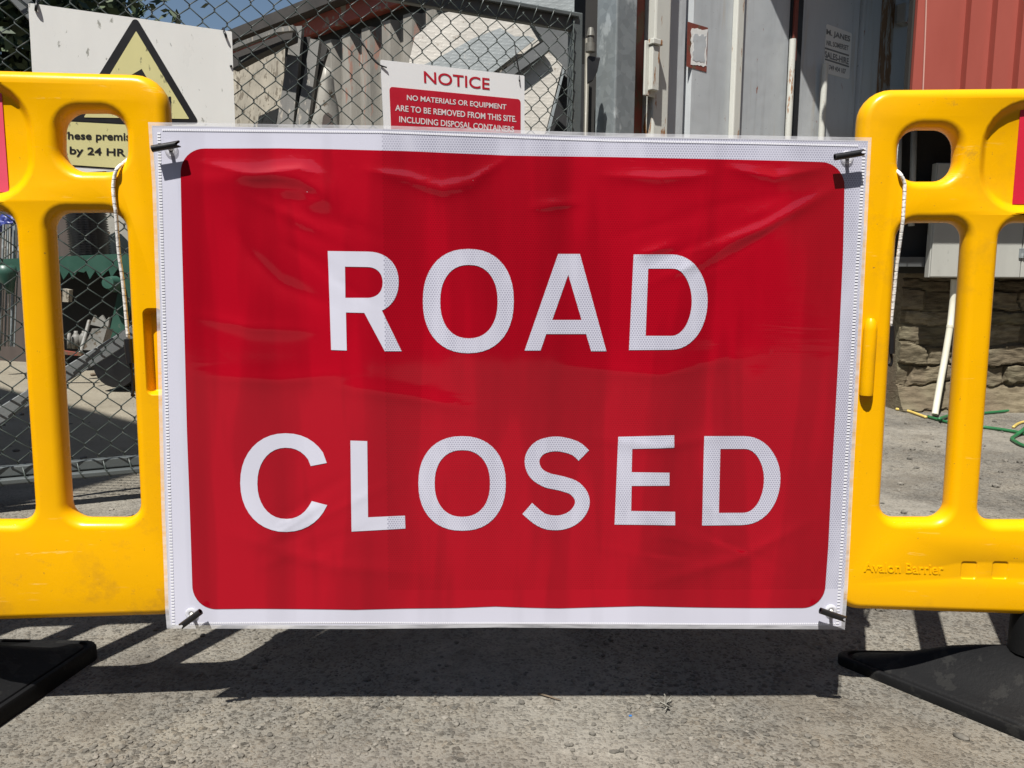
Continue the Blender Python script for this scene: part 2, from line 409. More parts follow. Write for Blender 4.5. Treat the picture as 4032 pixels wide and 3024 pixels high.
def plate_mat(name, base, sp2):
    t = NT(name)
    c = t.mix(t.ramp(t.noise(5, 6, 0.65), [(0.3, 0.0), (0.7, 1.0)]), tuple(x * 0.72 for x in base), base)
    c = t.mix(t.ramp(t.noise(24, 6, 0.7), [(0.62, 0.0), (0.67, 0.9)]), c, sp2)
    # raised five-bar style tread: short dashes in alternate directions
    hs = []
    for ang, off in ((0.8, 0.0), (-0.8, 0.5)):
        mp = t.n('ShaderNodeMapping'); mp.inputs['Rotation'].default_value = (0, ang, 0); mp.inputs['Scale'].default_value = (19, 1, 44); mp.inputs['Location'].default_value = (off, 0, off)
        t.l(t.tc.outputs['Object'], mp.inputs[0])
        fr = t.n('ShaderNodeVectorMath', operation='FRACTION'); t.l(mp.outputs[0], fr.inputs[0])
        sb = t.n('ShaderNodeVectorMath', operation='SUBTRACT'); sb.inputs[1].default_value = (0.5, 0, 0.5); t.l(fr.outputs[0], sb.inputs[0])
        ml = t.n('ShaderNodeVectorMath', operation='MULTIPLY'); ml.inputs[1].default_value = (1.0, 0, 1.3); t.l(sb.outputs[0], ml.inputs[0])
        ln = t.n('ShaderNodeVectorMath', operation='LENGTH'); t.l(ml.outputs[0], ln.inputs[0])
        hs.append(t.ramp(ln.outputs['Value'], [(0.22, 1.0), (0.30, 0.0)]))
    hgt = t.math('MAXIMUM', hs[0], hs[1])
    return t.set(color=c, rough=0.5, metal=0.15, normal=t.bump(hgt, 0.16, 0.004))
M['plate_tan'] = plate_mat('plate_tan', (0.52, 0.49, 0.435), (0.22, 0.18, 0.14))
M['plate_blue'] = plate_mat('plate_blue', (0.30, 0.325, 0.325), (0.44, 0.43, 0.40))
M['steel_grey'] = worn('steel_grey', (0.12, 0.125, 0.125), 0.75, 0.5, 0.3, 5, spots=(0.3, 0.3, 0.28), spot_at=0.66, spot_scale=20)
M['scrap_light'] = worn('scrap_light', (0.42, 0.40, 0.35), 0.7, 0.55, 0.1, 6, spots=(0.12, 0.09, 0.06), spot_at=0.6, spot_scale=15, bump=0.3)
M['channel_grey'] = worn('channel_grey', (0.19, 0.185, 0.17), 0.65, 0.6, 0.1, 6, spots=(0.33, 0.30, 0.25), spot_at=0.60, spot_scale=22, bump=0.3, stretch=(2, 2, 0.5))
M['scrap_tan'] = worn('scrap_tan', (0.37, 0.335, 0.265), 0.55, 0.75, 0, 8, spots=(0.13, 0.11, 0.08), spot_at=0.54, spot_scale=30, bump=0.35, stretch=(1.6, 1.6, 0.5))
M['yard_grey'] = worn('yard_grey', (0.25, 0.245, 0.22), 0.6, 0.6, 0.0, 9, spots=(0.10, 0.08, 0.055), spot_at=0.56, spot_scale=24, bump=0.3)
M['machine_green'] = worn('machine_green', (0.035, 0.10, 0.072), 0.75, 0.45, 0, 6, spots=(0.10, 0.13, 0.10), spot_at=0.66, spot_scale=25)
M['blue_tarp'] = worn('blue_tarp', (0.035, 0.05, 0.24), 0.6, 0.4, 0, 15, bump=0.4)
M['brown_board'] = worn('brown_board', (0.085, 0.065, 0.055), 0.7, 0.8, 0, 5, stretch=(2, 2, 0.4))
M['cabinet'] = worn('cabinet', (0.43, 0.43, 0.39), 0.86, 0.45, 0, 5, spots=(0.20, 0.20, 0.16), spot_at=0.66, spot_scale=9, bump=0.08, stretch=(1.5, 1.5, 0.5))
M['pvc'] = worn('pvc', (0.64, 0.62, 0.50), 0.9, 0.4, 0, 12, spots=(0.3, 0.29, 0.22), spot_at=0.68, spot_scale=20)
M['hose_green'] = worn('hose_green', (0.025, 0.155, 0.055), 0.7, 0.4, 0, 14)
M['hose_yellow'] = worn('hose_yellow', (0.62, 0.46, 0.12), 0.8, 0.4, 0, 14)
t = NT('rubble_stone')
ta = t.n('ShaderNodeAttribute'); ta.attribute_name = 'tone'
tn = t.math('MULTIPLY_ADD', ta.outputs['Fac'], 0.8, 0.2)
c = t.ramp(tn, [(0.0, (0.10, 0.085, 0.06)), (0.2, (0.17, 0.15, 0.095)), (0.55, (0.15, 0.125, 0.078)), (0.8, (0.21, 0.175, 0.112)), (1.0, (0.30, 0.26, 0.175))])
c = t.mix(t.ramp(t.noise(20, 6, 0.7, stretch=(0.5, 1, 2.2)), [(0.42, 0.0), (0.60, 0.9)]), c, t.mix(1.0, c, (0.48, 0.45, 0.40), 'MULTIPLY'))
c = t.mix(t.ramp(t.noise(3.0, 3), [(0.47, 0.0), (0.58, 0.65)]), c, t.mix(t.noise(70, 5, 0.7), (0.05, 0.04, 0.025), (0.20, 0.15, 0.095)))
M['rubble'] = t.set(color=c, rough=0.9, normal=t.bump(t.noise(34, 6, 0.7, stretch=(0.5, 1, 2.4)), 0.7, 0.012))
M['bark'] = worn('bark', (0.09, 0.065, 0.045), 0.6, 0.9, 0, 12, bump=0.6, bscale=40)
t = NT('foliage'); oi = t.noise(3, 4)
M['leaf'] = t.set(color=t.ramp(oi, [(0.3, (0.014, 0.028, 0.010)), (0.7, (0.055, 0.085, 0.025))]), rough=0.6)
M['brick'] = worn('brick_face', (0.22, 0.12, 0.08), 0.7, 0.85, 0, 4)
M['twig'] = worn('twig_bark', (0.16, 0.12, 0.08), 0.7, 0.8, 0, 20)
M['sprig'] = worn('dry_sprig', (0.27, 0.26, 0.22), 0.7, 0.8, 0, 40)

# ------------------------------------------------------------------ ground
mb = MB()
mb.add([(-60, -40, 0), (60, -40, 0), (60, 80, 0), (-60, 80, 0)], [(0, 1, 2, 3)])
g = mb.build('ground', M['ground'])
g.location = (0, 0, 0)
for v in g.data.vertices: v.co.y += 20
tag(g, kind='structure')
t = NT('asphalt')
M['asphalt'] = t.set(color=t.mix(t.noise(90, 5, 0.7), (0.02, 0.02, 0.021), (0.045, 0.044, 0.042)), rough=0.9, normal=t.bump(t.noise(160, 4), 0.5, 0.004))
mb = MB(); mb.add([(-40, -20, 0.004), (40, -20, 0.004), (40, 0.86, 0.004), (-40, 0.86, 0.004)], [(0, 1, 2, 3)])
tag(mb.build('road', M['asphalt']), kind='structure')  # dark sheet added out of view to cut reflections and bounce on the sign

# ------------------------------------------------------------------ rounded moulded panels
def rounded(pts, rad, off, seg=7):
    """counter-clockwise convex polygon, offset outward by off, corners rounded"""
    n = len(pts)
    P = [Vector((p[0], p[1])) for p in pts]
    lines = []
    for i in range(n):
        a, b = P[i], P[(i + 1) % n]
        d = (b - a).normalized()
        lines.append((a + Vector((d.y, -d.x)) * off, d))
    out = []
    for i in range(n):
        (p, d0), (q, d1) = lines[i - 1], lines[i]
        cr = d0.x * d1.y - d0.y * d1.x
        tt = ((q.x - p.x) * d1.y - (q.y - p.y) * d1.x) / cr
        v = p + d0 * tt
        phi = math.atan2(cr, d0.dot(d1))
        rr = max((rad[i] if isinstance(rad, (list, tuple)) else rad) + off, 0.0005)
        T = rr * math.tan(phi / 2)
        nl = Vector((-d0.y, d0.x))
        c = v - d0 * T + nl * rr
        a0 = math.atan2(-nl.y, -nl.x)
        for k in range(seg + 1):
            an = a0 + phi * k / seg
            out.append((c.x + rr * math.cos(an), c.y + rr * math.sin(an)))
    return out

def moulded_panel(mb, pl, outer, outer_r, holes, recesses, thick, fr, steps=6):
    th = [math.pi / 2 * k / steps for k in range(steps + 1)]
    half = thick / 2
    for side in (1, -1):
        loops = []
        prof = [(fr * (1 - math.cos(a)), -half + side * half * math.sin(a)) for a in th]
        rg = [[pl.pt(x, y, o) for x, y in rounded(outer, outer_r, -s_)] for s_, o in prof]
        mb.rings(rg); loops.append(rounded(outer, outer_r, -prof[-1][0]))
        for q, rad in holes:
            rg = [[pl.pt(x, y, o) for x, y in rounded(q, rad, s_)] for s_, o in prof]
            mb.rings(rg); loops.append(rounded(q, rad, prof[-1][0]))
        if side == 1:
            for q, rad, dep, rr in recesses:
                pr = []
                for k in range(7):
                    u = k / 6
                    sm = u * u * (3 - 2 * u)
                    pr.append((rr * (1 - 2 * u), -dep * sm))
                rg = [[pl.pt(x, y, o) for x, y in rounded(q, rad, s_)] for s_, o in pr]
                mb.rings(rg); loops.append(rounded(q, rad, rr))
                fl = rounded(q, rad, -rr)
                tr = tessellate_polygon([[Vector((x, y, 0)) for x, y in fl]])
                mb.add([pl.pt(x, y, -dep) for x, y in fl], [tuple(t_) for t_ in tr])
        fl = [p for lp in loops for p in lp]
        tr = tessellate_polygon([[Vector((x, y, 0)) for x, y in lp] for lp in loops])
        mb.add([pl.pt(x, y, 0 if side == 1 else -thick) for x, y in fl], [tuple(t_) for t_ in tr])

THK, FR = 0.042, 0.015
HALF = THK / 2
PLB = Plane(on_y(600, 1512, 1.188), (math.cos(R(5.2)), math.sin(R(5.2)), 0))
PRB = Plane(on_y(3480, 1512, 1.252), (math.cos(R(4.0)), -math.sin(R(4.0)), 0))
def quad(pl, pts, off=-HALF):
    return [pl.loc(px, py, off) for px, py in pts]      # BL, BR, TR, TL
def shift(q, dx): return [(x + dx, y) for x, y in q]

def foot_mesh(name, pts, post, lip, parent, mt):
    """low rubber foot: flat rim round a smooth hump where the post goes in"""
    mb = MB()
    base = rounded(pts, 0.022, 0, 7)
    n = len(base)
    cx, cy = post.x, post.y
    ang = [math.atan2(y - cy, x - cx) for x, y in base]
    circ = [(cx + 0.040 * math.cos(a), cy + 0.040 * math.sin(a)) for a in ang]
    rg = [[Vector((x, y, 0)) for x, y in base], [Vector((x, y, lip * 0.75)) for x, y in base]]
    for s_, z in ((0.015, lip * 0.95), (0.035, lip), (0.06, lip), (0.07, lip - 0.004), (0.09, lip - 0.004), (0.10, lip), (0.14, lip + 0.003), (0.26, lip + 0.008), (0.40, lip + 0.020), (0.55, lip + 0.036), (0.70, lip + 0.052), (0.85, lip + 0.063), (0.96, lip + 0.070), (1.0, lip + 0.072)):
        rg.append([Vector((x + (u - x) * s_, y + (v - y) * s_, z)) for (x, y), (u, v) in zip(base, circ)])
    mb.rings(rg)
    mb.f.append(tuple(range(len(mb.v) - n, len(mb.v))))
    return mb.build(name, mt, parent, smooth=True, angle=42)

def post_mesh(name, base, top, parent, mt):
    mb = MB(); mb.tube([Vector((base.x, base.y, 0.09)), Vector((base.x, base.y, top))], 0.03, 16)
    return mb.build(name, mt, parent, smooth=True, angle=40)

def barrier(pl, end_px, left, label):
    base = pl.pt(0, 0)
    root = thing('safety_barrier', (base.x + (-0.9 if left else 0.9), base.y, 0), label, 'barrier', 'yellow plastic barriers across the road')
    sgn = -1 if left else 1
    hq, w1, w2x, rec, outer_top, outer_bot, inner_x = end_px
    H = quad(pl, hq); W1 = quad(pl, w1)
    pitch = w2x(pl, W1)
    ot = pl.loc(*outer_top, -0.008)[1]; ob = pl.loc(*outer_bot, -0.012)[1]
    xe = pl.loc(*inner_x, -HALF)[0]
    L = 1.96
    x0, x1 = (xe - L, xe) if left else (xe, xe + L)
    outer = [(x0, ob), (x1, ob), (x1, ot), (x0, ot)]
    rad_w = [0.026, 0.026, 0.026, 0.026]
    holes = [(H, 0.030)]
    nwin = 10
    for k in range(nwin):
        holes.append((shift(W1, sgn * pitch * k) if k == 0 or True else None, rad_w))
    # far handle mirrored
    cx = (x0 + x1) / 2
    holes.append(([(2 * cx - H[1][0], H[1][1]), (2 * cx - H[0][0], H[0][1]), (2 * cx - H[3][0], H[3][1]), (2 * cx - H[2][0], H[2][1])], 0.030))
    rx = pl.loc(*rec[0], 0)[0]; rt = pl.loc(*rec[1], 0)[1]; rb = pl.loc(*rec[2], 0)[1]
    if left: rq = [(2 * cx - rx, rb), (rx, rb), (rx, rt), (2 * cx - rx, rt)]
    else: rq = [(rx, rb), (2 * cx - rx, rb), (2 * cx - rx, rt), (rx, rt)]
    recs = [(rq, 0.062, 0.013, 0.009)]
    if left:
        n0 = pl.loc(586, 1548, 0); n1 = pl.loc(628, 1222, 0)
        recs.append(([(n0[0], n0[1]), (n1[0], n0[1]), (n1[0], n1[1]), (n0[0], n1[1])], 0.006, 0.016, 0.0035))
    else:
        for xa, xb in ((3782, 3848), (3905, 3971)):
            n0 = pl.loc(xa, 2278, 0); n1 = pl.loc(xb, 2213, 0)
            recs.append(([(n0[0], n0[1]), (n1[0], n0[1]), (n1[0], n1[1]), (n0[0], n1[1])], 0.004, 0.0022, 0.0012))
    mb = MB()
    moulded_panel(mb, pl, outer, 0.046, holes, recs, THK, FR)
    mb.build('panel', M['yellow'], root, smooth=True, angle=35, weld=True)
    # reflective board in its recess
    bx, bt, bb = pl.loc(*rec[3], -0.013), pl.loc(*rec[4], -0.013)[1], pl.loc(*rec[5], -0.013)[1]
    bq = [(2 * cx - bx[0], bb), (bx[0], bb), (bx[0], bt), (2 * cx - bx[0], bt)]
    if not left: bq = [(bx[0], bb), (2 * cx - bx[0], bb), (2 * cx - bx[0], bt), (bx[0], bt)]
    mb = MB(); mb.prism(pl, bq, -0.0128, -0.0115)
    mb.build('reflective_board', M['board_red_glare' if left else 'board_red'], root)
    return root, pl, (x0, x1, ob, ot)

def pitch_left(pl, W1):
    a = pl.loc(76, 890, -HALF)[0]; b = pl.loc(506, 890, -HALF)[0]
    return b - a
def pitch_right(pl, W1):
    a = pl.loc(3920, 936, -HALF)[0]; b = pl.loc(3521, 936, -HALF)[0]
    return a - b
LB, _, lb_box = barrier(PLB, (
    [(256, 678), (511, 678), (507, 447), (256, 447)],
    [(286, 2037), (563, 2037), (504, 838), (214, 838)],
    pitch_left, [(113, 560), (150, 334), (150, 780), (22, 560), (20, 364), (20, 757)],
    (300, 282), (300, 2432), (679, 600)), True, 'yellow plastic barrier with a dirty notch, in front of the warning sign')
RB, _, rb_box = barrier(PRB, (
    [(3522, 716), (3747, 716), (3756, 513), (3530, 513)],
    [(3455, 2036), (3713, 2036), (3790, 878), (3524, 878)],
    pitch_right, [(3880, 588), (3960, 410), (3960, 822), (4003, 588), (3990, 432), (3990, 804)],
    (3700, 347), (3700, 2409), (3360, 700)), False, 'yellow plastic barrier with a raised peg and moulded wording')
# hinge peg of the right barrier
mb = MB()
pa = [PRB.loc(3420, y, 0.004) for y in (1254, 1268, 1300, 1400, 1500, 1545, 1556)]
mb.tube([PRB.pt(pa[3][0], b, 0.004) for a, b in pa], 0.0105, 14, taper=[0.5, 0.85, 1, 1, 1, 1, 0.95])
mb.build('hinge_peg', M['yellow'], RB, smooth=True, angle=50)

# text helper: the built-in font, stretched into a four-cornered patch of a plane
def text_geo(s, bold=0.0):
    cu = bpy.data.curves.new('txt', 'FONT'); cu.body = s; cu.offset = bold; cu.resolution_u = 5
    ob = bpy.data.objects.new('txt', cu)
    me = bpy.data.meshes.new_from_object(ob)
    vs = [(v.co.x, v.co.y) for v in me.vertices]; fs = [tuple(p.vertices) for p in me.polygons]
    bpy.data.objects.remove(ob); bpy.data.curves.remove(cu); bpy.data.meshes.remove(me)
    x0 = min(v[0] for v in vs); x1 = max(v[0] for v in vs); y0 = min(v[1] for v in vs); y1 = max(v[1] for v in vs)
    return [((x - x0) / (x1 - x0), (y - y0) / (y1 - y0)) for x, y in vs], fs
def text_on(mb, pl, s, q, off, bold=0.0, thick=0.0):
    """q: photograph corners TL, TR, BR, BL of the wording's bounding box"""
    vs, fs = text_geo(s, bold)
    c = [Vector(pl.loc(px, py, off)) for px, py in q]
    out = []
    for u, v in vs:
        p = (c[3] * (1 - u) + c[2] * u) * (1 - v) + (c[0] * (1 - u) + c[1] * u) * v
        out.append(p)
    mb.add([pl.pt(p[0], p[1], off) for p in out], fs)
    if thick:
        n = len(out)
        from collections import Counter
        ed = Counter()
        for f in fs:
            for i in range(len(f)): ed[frozenset((f[i], f[(i + 1) % len(f)]))] += 1
        b = [tuple(e) for e, k in ed.items() if k == 1]
        mb.add([pl.pt(p[0], p[1], off) for p in out] + [pl.pt(p[0], p[1], off - thick) for p in out], [(i, j, j + n, i + n) for i, j in b])
mb = MB()
text_on(mb, PRB, 'Avalon Barrier', [(3402, 2214), (3716, 2224), (3716, 2263), (3402, 2252)], 0.0011, 0.012, 0.0012)
mb.build('moulded_wording', M['yellow'], RB)

# feet
FOOT_L = [(-1.13, 0.97), (-0.835, 0.93), (-0.762, 1.40), (-1.10, 1.41)]
FOOT_R = [(0.925, 0.965), (1.14, 0.98), (1.10, 1.40), (0.585, 1.405)]
def place_foot(barrier_, pts, post, lip, box, pl, dx=0.0):
    d = pl.ex * dx
    foot_mesh('foot', [(x + d.x, y + d.y) for x, y in pts], post + d, lip, barrier_, M['black_rubber'])
    post_mesh('foot_post', post + d, box[2] + pl.p0.z + 0.02, barrier_, M['black_rubber'])
lfc = Vector((-0.955, 1.185, 0)); rfc = Vector((0.868, 1.255, 0))
place_foot(LB, FOOT_L, lfc, 0.030, lb_box, PLB); place_foot(LB, FOOT_L, lfc, 0.030, lb_box, PLB, -1.2)
place_foot(RB, FOOT_R, rfc, 0.018, rb_box, PRB); place_foot(RB, FOOT_R, rfc, 0.018, rb_box, PRB, 1.0)

# ------------------------------------------------------------------ the road sign, a reflective vinyl sheet
SY = 1.184
SP = Plane((0, SY, 0.55), (1, 0.021, 0))
FOLDS = []
def fold(pts, amp, wid):
    q = [Vector(SP.loc(px, py)) for px, py in pts]
    bb = (min(v.x for v in q) - 2.6 * wid, max(v.x for v in q) + 2.6 * wid, min(v.y for v in q) - 2.6 * wid, max(v.y for v in q) + 2.6 * wid)
    FOLDS.append((q, amp * 0.74, wid * 0.74, bb))
fold([(760, 720), (1000, 690), (1180, 700), (1270, 760), (1200, 830)], 0.0070, 0.030)
fold([(790, 640), (1000, 690), (1180, 665), (1270, 690)], 0.0026, 0.010)
fold([(1440, 670), (1600, 700), (1740, 745), (1850, 720), (2000, 620)], 0.0034, 0.011)
fold([(2370, 690), (2600, 705), (2800, 690)], 0.0030, 0.012)
fold([(2850, 660), (3050, 700), (3250, 660)], 0.0030, 0.012)
fold([(2720, 1000), (3000, 900), (3290, 740)], 0.0040, 0.012)
fold([(2500, 1010), (2660, 960)], 0.0028, 0.009)
fold([(2090, 820), (2280, 795)], 0.0026, 0.008)
fold([(900, 860), (980, 1000), (1100, 1120), (1300, 1200)], -0.0040, 0.022)
fold([(760, 1240), (1000, 1290), (1250, 1300)], 0.0016, 0.012)
fold([(760, 1480), (1100, 1500), (1400, 1470)], 0.0016, 0.016)
fold([(1300, 1520), (1600, 1560), (1900, 1620)], 0.0018, 0.016)
fold([(2200, 1440), (2600, 1480), (3000, 1380)], 0.0016, 0.018)
fold([(2300, 1720), (2600, 1760), (2900, 1700)], 0.0014, 0.012)
fold([(2145, 1640), (2145, 2000), (2150, 2380)], 0.0022, 0.010)
fold([(1955, 1640), (1960, 2300)], -0.0016, 0.012)
fold([(900, 2100), (1300, 2230), (1700, 2260)], 0.0014, 0.018)
fold([(2550, 2300), (2900, 2200), (3200, 2050)], 0.0018, 0.014)
fold([(2750, 1250), (2950, 1500), (3000, 1800)], 0.0025, 0.045)
for x_, a_, w_ in ((1350, -0.0022, 0.016), (1440, 0.0018, 0.012), (1700, -0.0016, 0.013), (1800, 0.0022, 0.016), (1985, -0.0018, 0.012), (2180, 0.0020, 0.014), (2420, -0.0014, 0.014), (2650, 0.0012, 0.02)):
    fold([(x_, 640), (x_ + 8, 1000), (x_ + 20, 1500)], a_ * 0.45, w_ * 1.2)
fr_ = random.Random(41)
for cx_, cy_, sx_, sy_ in ((3230, 740, -1, 1), (820, 690, 1, 1), (3200, 2300, -1, -1), (830, 2300, 1, -1)):
    for k_ in range(9):
        an_ = fr_.uniform(0.15, 0.75); r0_ = fr_.uniform(60, 420); ln_ = fr_.uniform(160, 520)
        p_ = (cx_ + sx_ * r0_ * math.cos(an_), cy_ + sy_ * r0_ * math.sin(an_))
        q_ = (cx_ + sx_ * (r0_ + ln_) * math.cos(an_ * 0.9), cy_ + sy_ * (r0_ + ln_) * math.sin(an_ * 0.9))
        m_ = ((p_[0] + q_[0]) / 2 + fr_.uniform(-14, 14), (p_[1] + q_[1]) / 2 + fr_.uniform(-14, 14))
        fold([p_, m_, q_], fr_.choice([-1, 1]) * fr_.uniform(0.0005, 0.0011), fr_.uniform(0.006, 0.010))
def seg_d(p, a, b, i, n):
    ab = b - a; tt = max(0, min(1, (p - a).dot(ab) / max(ab.dot(ab), 1e-9)))
    return (p - a - ab * tt).length, (i + tt) / n
def wav(a, b):
    p = Vector((a, b))
    h = 0.0
    for pts, amp, wid, bb in FOLDS:
        if a < bb[0] or a > bb[1] or b < bb[2] or b > bb[3]: continue
        d, tt = min(seg_d(p, pts[i], pts[i + 1], i, len(pts) - 1) for i in range(len(pts) - 1))
        if d < wid * 2.6: h += amp * math.sin(math.pi * (0.03 + 0.94 * tt)) ** 0.8 * math.exp(-(d / wid) ** 1.4)
    n = noise.noise(Vector((a * 3.4, b * 2.6, 1.7))) * 0.0030 + noise.noise(Vector((a * 7 + 3, b * 8, 4.2))) * 0.0007
    return h + n
def cloth(name, loops, layer, mt, parent, grid=0.0062):
    """flat polygon (with holes) in sheet coordinates, cut on a fine grid and laid on the creased sheet"""
    fl = [p for lp in loops for p in lp]
    tr = tessellate_polygon([[Vector((x, y, 0)) for x, y in lp] for lp in loops])
    me = bpy.data.meshes.new(name)
    me.from_pydata([(x, 0, y) for x, y in fl], [], [tuple(t_) for t_ in tr])
    bm = bmesh.new(); bm.from_mesh(me)
    xs = [p[0] for p in fl]; ys = [p[1] for p in fl]
    k = math.floor(min(xs) / grid) + 1
    while k * grid < max(xs):
        bmesh.ops.bisect_plane(bm, geom=bm.verts[:] + bm.edges[:] + bm.faces[:], plane_co=(k * grid, 0, 0), plane_no=(1, 0, 0)); k += 1
    k = math.floor(min(ys) / grid) + 1
    while k * grid < max(ys):
        bmesh.ops.bisect_plane(bm, geom=bm.verts[:] + bm.edges[:] + bm.faces[:], plane_co=(0, 0, k * grid), plane_no=(0, 0, 1)); k += 1
    bmesh.ops.triangulate(bm, faces=bm.faces[:])
    for v in bm.verts: v.co.y = -(wav(v.co.x, v.co.z) + layer)
    bmesh.ops.recalc_face_normals(bm, faces=bm.faces)
    if sum(f.normal.y for f in bm.faces) > 0: bmesh.ops.reverse_faces(bm, faces=bm.faces[:])
    bm.to_mesh(me); bm.free()
    me.polygons.foreach_set('use_smooth', [True] * len(me.polygons))
    me.materials.append(mt)
    ob = bpy.data.objects.new(name, me); col.objects.link(ob); ob.parent = parent
    ob.rotation_euler.z = math.atan2(SP.ex.y, SP.ex.x)
    return ob
def lerp_edge(p, q, n): return [(p[0] + (q[0] - p[0]) * k / n, p[1] + (q[1] - p[1]) * k / n) for k in range(n)]
SIGN = thing('road_sign', (0, SY, 0.55), 'red and white ROAD CLOSED sheet sign strapped across the two barriers', 'road sign')
S = lambda px, py: SP.loc(px, py)
wob = lambda i, s_=1: 2.2 * math.sin(i * 1.7 + s_) + 1.5 * math.sin(i * 3.9 + 2 * s_)
def outline(inset):
    c = [(585 + inset, 482 + inset), (602 + inset * 1.02, 740), (617 + inset, 1228), (634 + inset, 1990), (651 + inset, 2400), (658 + inset, 2474 - inset),
         (1000, 2476 - inset), (1400, 2478 - inset), (1950, 2470 - inset), (2400, 2474 - inset), (2900, 2474 - inset), (3327 - inset, 2480 - inset),
         (3340 - inset, 2300), (3371 - inset, 1700), (3400 - inset, 1150), (3422 - inset, 740), (3433 - inset, 541 + inset),
         (2900, 533 + inset), (2400, 523 + inset), (1900, 507 + inset), (1500, 494 + inset), (1100, 489 + inset), (800, 484 + inset)]
    return [S(*p) for p in c]
cloth('clear_edging', [outline(0), outline(17)], 0.0004, M['clear'], SIGN)
cloth('backing_sheet', [outline(13)], 0.0, M['white_sheeting'], SIGN)
def arc_px(cx, cy, r, a0, a1, n=10):
    return [(cx + r * math.cos(R(a0 + (a1 - a0) * k / n)), cy + r * math.sin(R(a0 + (a1 - a0) * k / n))) for k in range(n + 1)]
red = []
red += arc_px(805, 677, 92, 180, 270)
red += [(1100, 584), (1300, 587), (1600, 595), (2000, 612), (2400, 618), (2800, 627), (3100, 634)]
red += arc_px(3232, 731, 93, 270, 359)
red += [(3318, 1000), (3301, 1400), (3280, 1800), (3262, 2150)]
red += arc_px(3160, 2303, 91, 2, 90)
red += [(3000, 2393), (2750, 2390), (2520, 2386), (2350, 2391), (2200, 2395), (2080, 2392), (1950, 2387), (1800, 2393), (1600, 2396), (1400, 2402), (1200, 2399), (1000, 2397)]
red += arc_px(851, 2304, 94, 90, 180)
red += [(748, 2050), (736, 1700), (726, 1300), (717, 950)]
cloth('red_panel', [[S(*p) for p in red]], 0.0005, M['red_sheeting'], SIGN)
# letters, drawn in photograph pixels
def k5(p): return (1200 + p[0] * 0.76854, 900 + p[1] * 0.76854)
def k6(p): return (900 + p[0] * 1.01718, 1650 + p[1] * 1.01718)
def bez(p0, p1, p2, p3, n=12):
    return [tuple(p0[i] * (1 - u) ** 3 + 3 * p1[i] * u * (1 - u) ** 2 + 3 * p2[i] * u * u * (1 - u) + p3[i] * u ** 3 for i in (0, 1)) for u in [k / n for k in range(1, n + 1)]]
def supell(cx, cy, rx, ry, e=2.25, n=44, a0=0, a1=360, closed=True):
    out = []
    m = n if closed else n + 1
    for k in range(m):
        a = R(a0 + (a1 - a0) * k / n); c_, s_ = math.cos(a), math.sin(a)
        out.append((cx + rx * math.copysign(abs(c_) ** (2 / e), c_), cy + ry * math.copysign(abs(s_) ** (2 / e), s_)))
    return out
def letter_D(o, i):
    (l, tp, r, bt, dl) = o
    (il, it, ir, ib, idl) = i
    cx, cy = l + (r - l) * 0.52, (tp + bt) / 2
    out = [(l, tp)] + [(cx, tp)] + bez((cx, tp), (cx + (r - cx) * 0.62, tp), (r, cy - (bt - tp) * 0.26), (r, cy - 10)) + bez((r, cy - 10), (r, cy + (bt - tp) * 0.27), (cx + (r - cx) * 0.56, bt - 2), (cx - 6, bt - 2)) + [(l + dl, bt)]
    icx, icy = il + (ir - il) * 0.56, (it + ib) / 2
    inn = [(il, it)] + [(icx, it)] + bez((icx, it), (icx + (ir - icx) * 0.62, it), (ir, icy - (ib - it) * 0.24), (ir, icy - 8)) + bez((ir, icy - 8), (ir, icy + (ib - it) * 0.25), (icx + (ir - icx) * 0.55, ib), (icx - 6, ib)) + [(il + idl, ib)]
    return [out, inn]
L1 = []
Rr = [(117, 115), (325, 118)] + bez((325, 118), (420, 120), (481, 180), (481, 272)) + bez((481, 272), (481, 345), (450, 395), (395, 420)) + [(497, 628), (410, 628), (305, 432), (210, 430), (215, 625), (135, 622)]
Ri = [(205, 195), (322, 197)] + bez((322, 197), (370, 198), (399, 230), (399, 276)) + bez((399, 276), (399, 325), (370, 354), (322, 355)) + [(207, 355)]
L1.append([Rr, Ri])
L1.append([supell(838, 371, 233, 267), supell(841, 374, 147, 188)])
L1.append([[(1298, 130), (1410, 130), (1545, 628), (1467, 628), (1441, 540), (1237, 540), (1208, 625), (1126, 625)], [(1350, 236), (1418, 468), (1268, 468)]])
L1.append(letter_D((1684, 133, 2061, 622, -24), (1758, 205, 1980, 549, -13)))
L2 = []
oc = supell(221, 246, 176, 191, 2.15, 34, 26, 333, False)[:]
ic = supell(222, 249, 111, 138, 2.15, 30, 29, 329, False)[::-1]
L2.append([[(382, 333)] + oc[1:-1] + [(380, 170), (318, 182)] + ic[1:-1] + [(322, 318)]])
L2.append([[(472, 83), (537, 85), (540, 380), (683, 373), (685, 423), (476, 436)]])
L2.append([supell(904, 248, 169, 183), supell(905, 248, 107, 129)])
cl = [(1375, 141), (1340, 112), (1275, 96), (1215, 105), (1182, 135), (1175, 172), (1192, 210), (1235, 236), (1290, 249), (1340, 268), (1368, 307), (1361, 350), (1325, 386), (1270, 401), (1210, 388), (1156, 345)]
cs = []
for i in range(len(cl) - 1):                    # Catmull-Rom
    p0, p1, p2, p3 = cl[max(i - 1, 0)], cl[i], cl[i + 1], cl[min(i + 2, len(cl) - 1)]
    for u in (0, 0.25, 0.5, 0.75):
        cs.append(tuple(0.5 * (2 * p1[j] + (p2[j] - p0[j]) * u + (2 * p0[j] - 5 * p1[j] + 4 * p2[j] - p3[j]) * u * u + (3 * p1[j] - p0[j] - 3 * p2[j] + p3[j]) * u ** 3) for j in (0, 1)))
cs.append(cl[-1])
la, lb_ = [], []
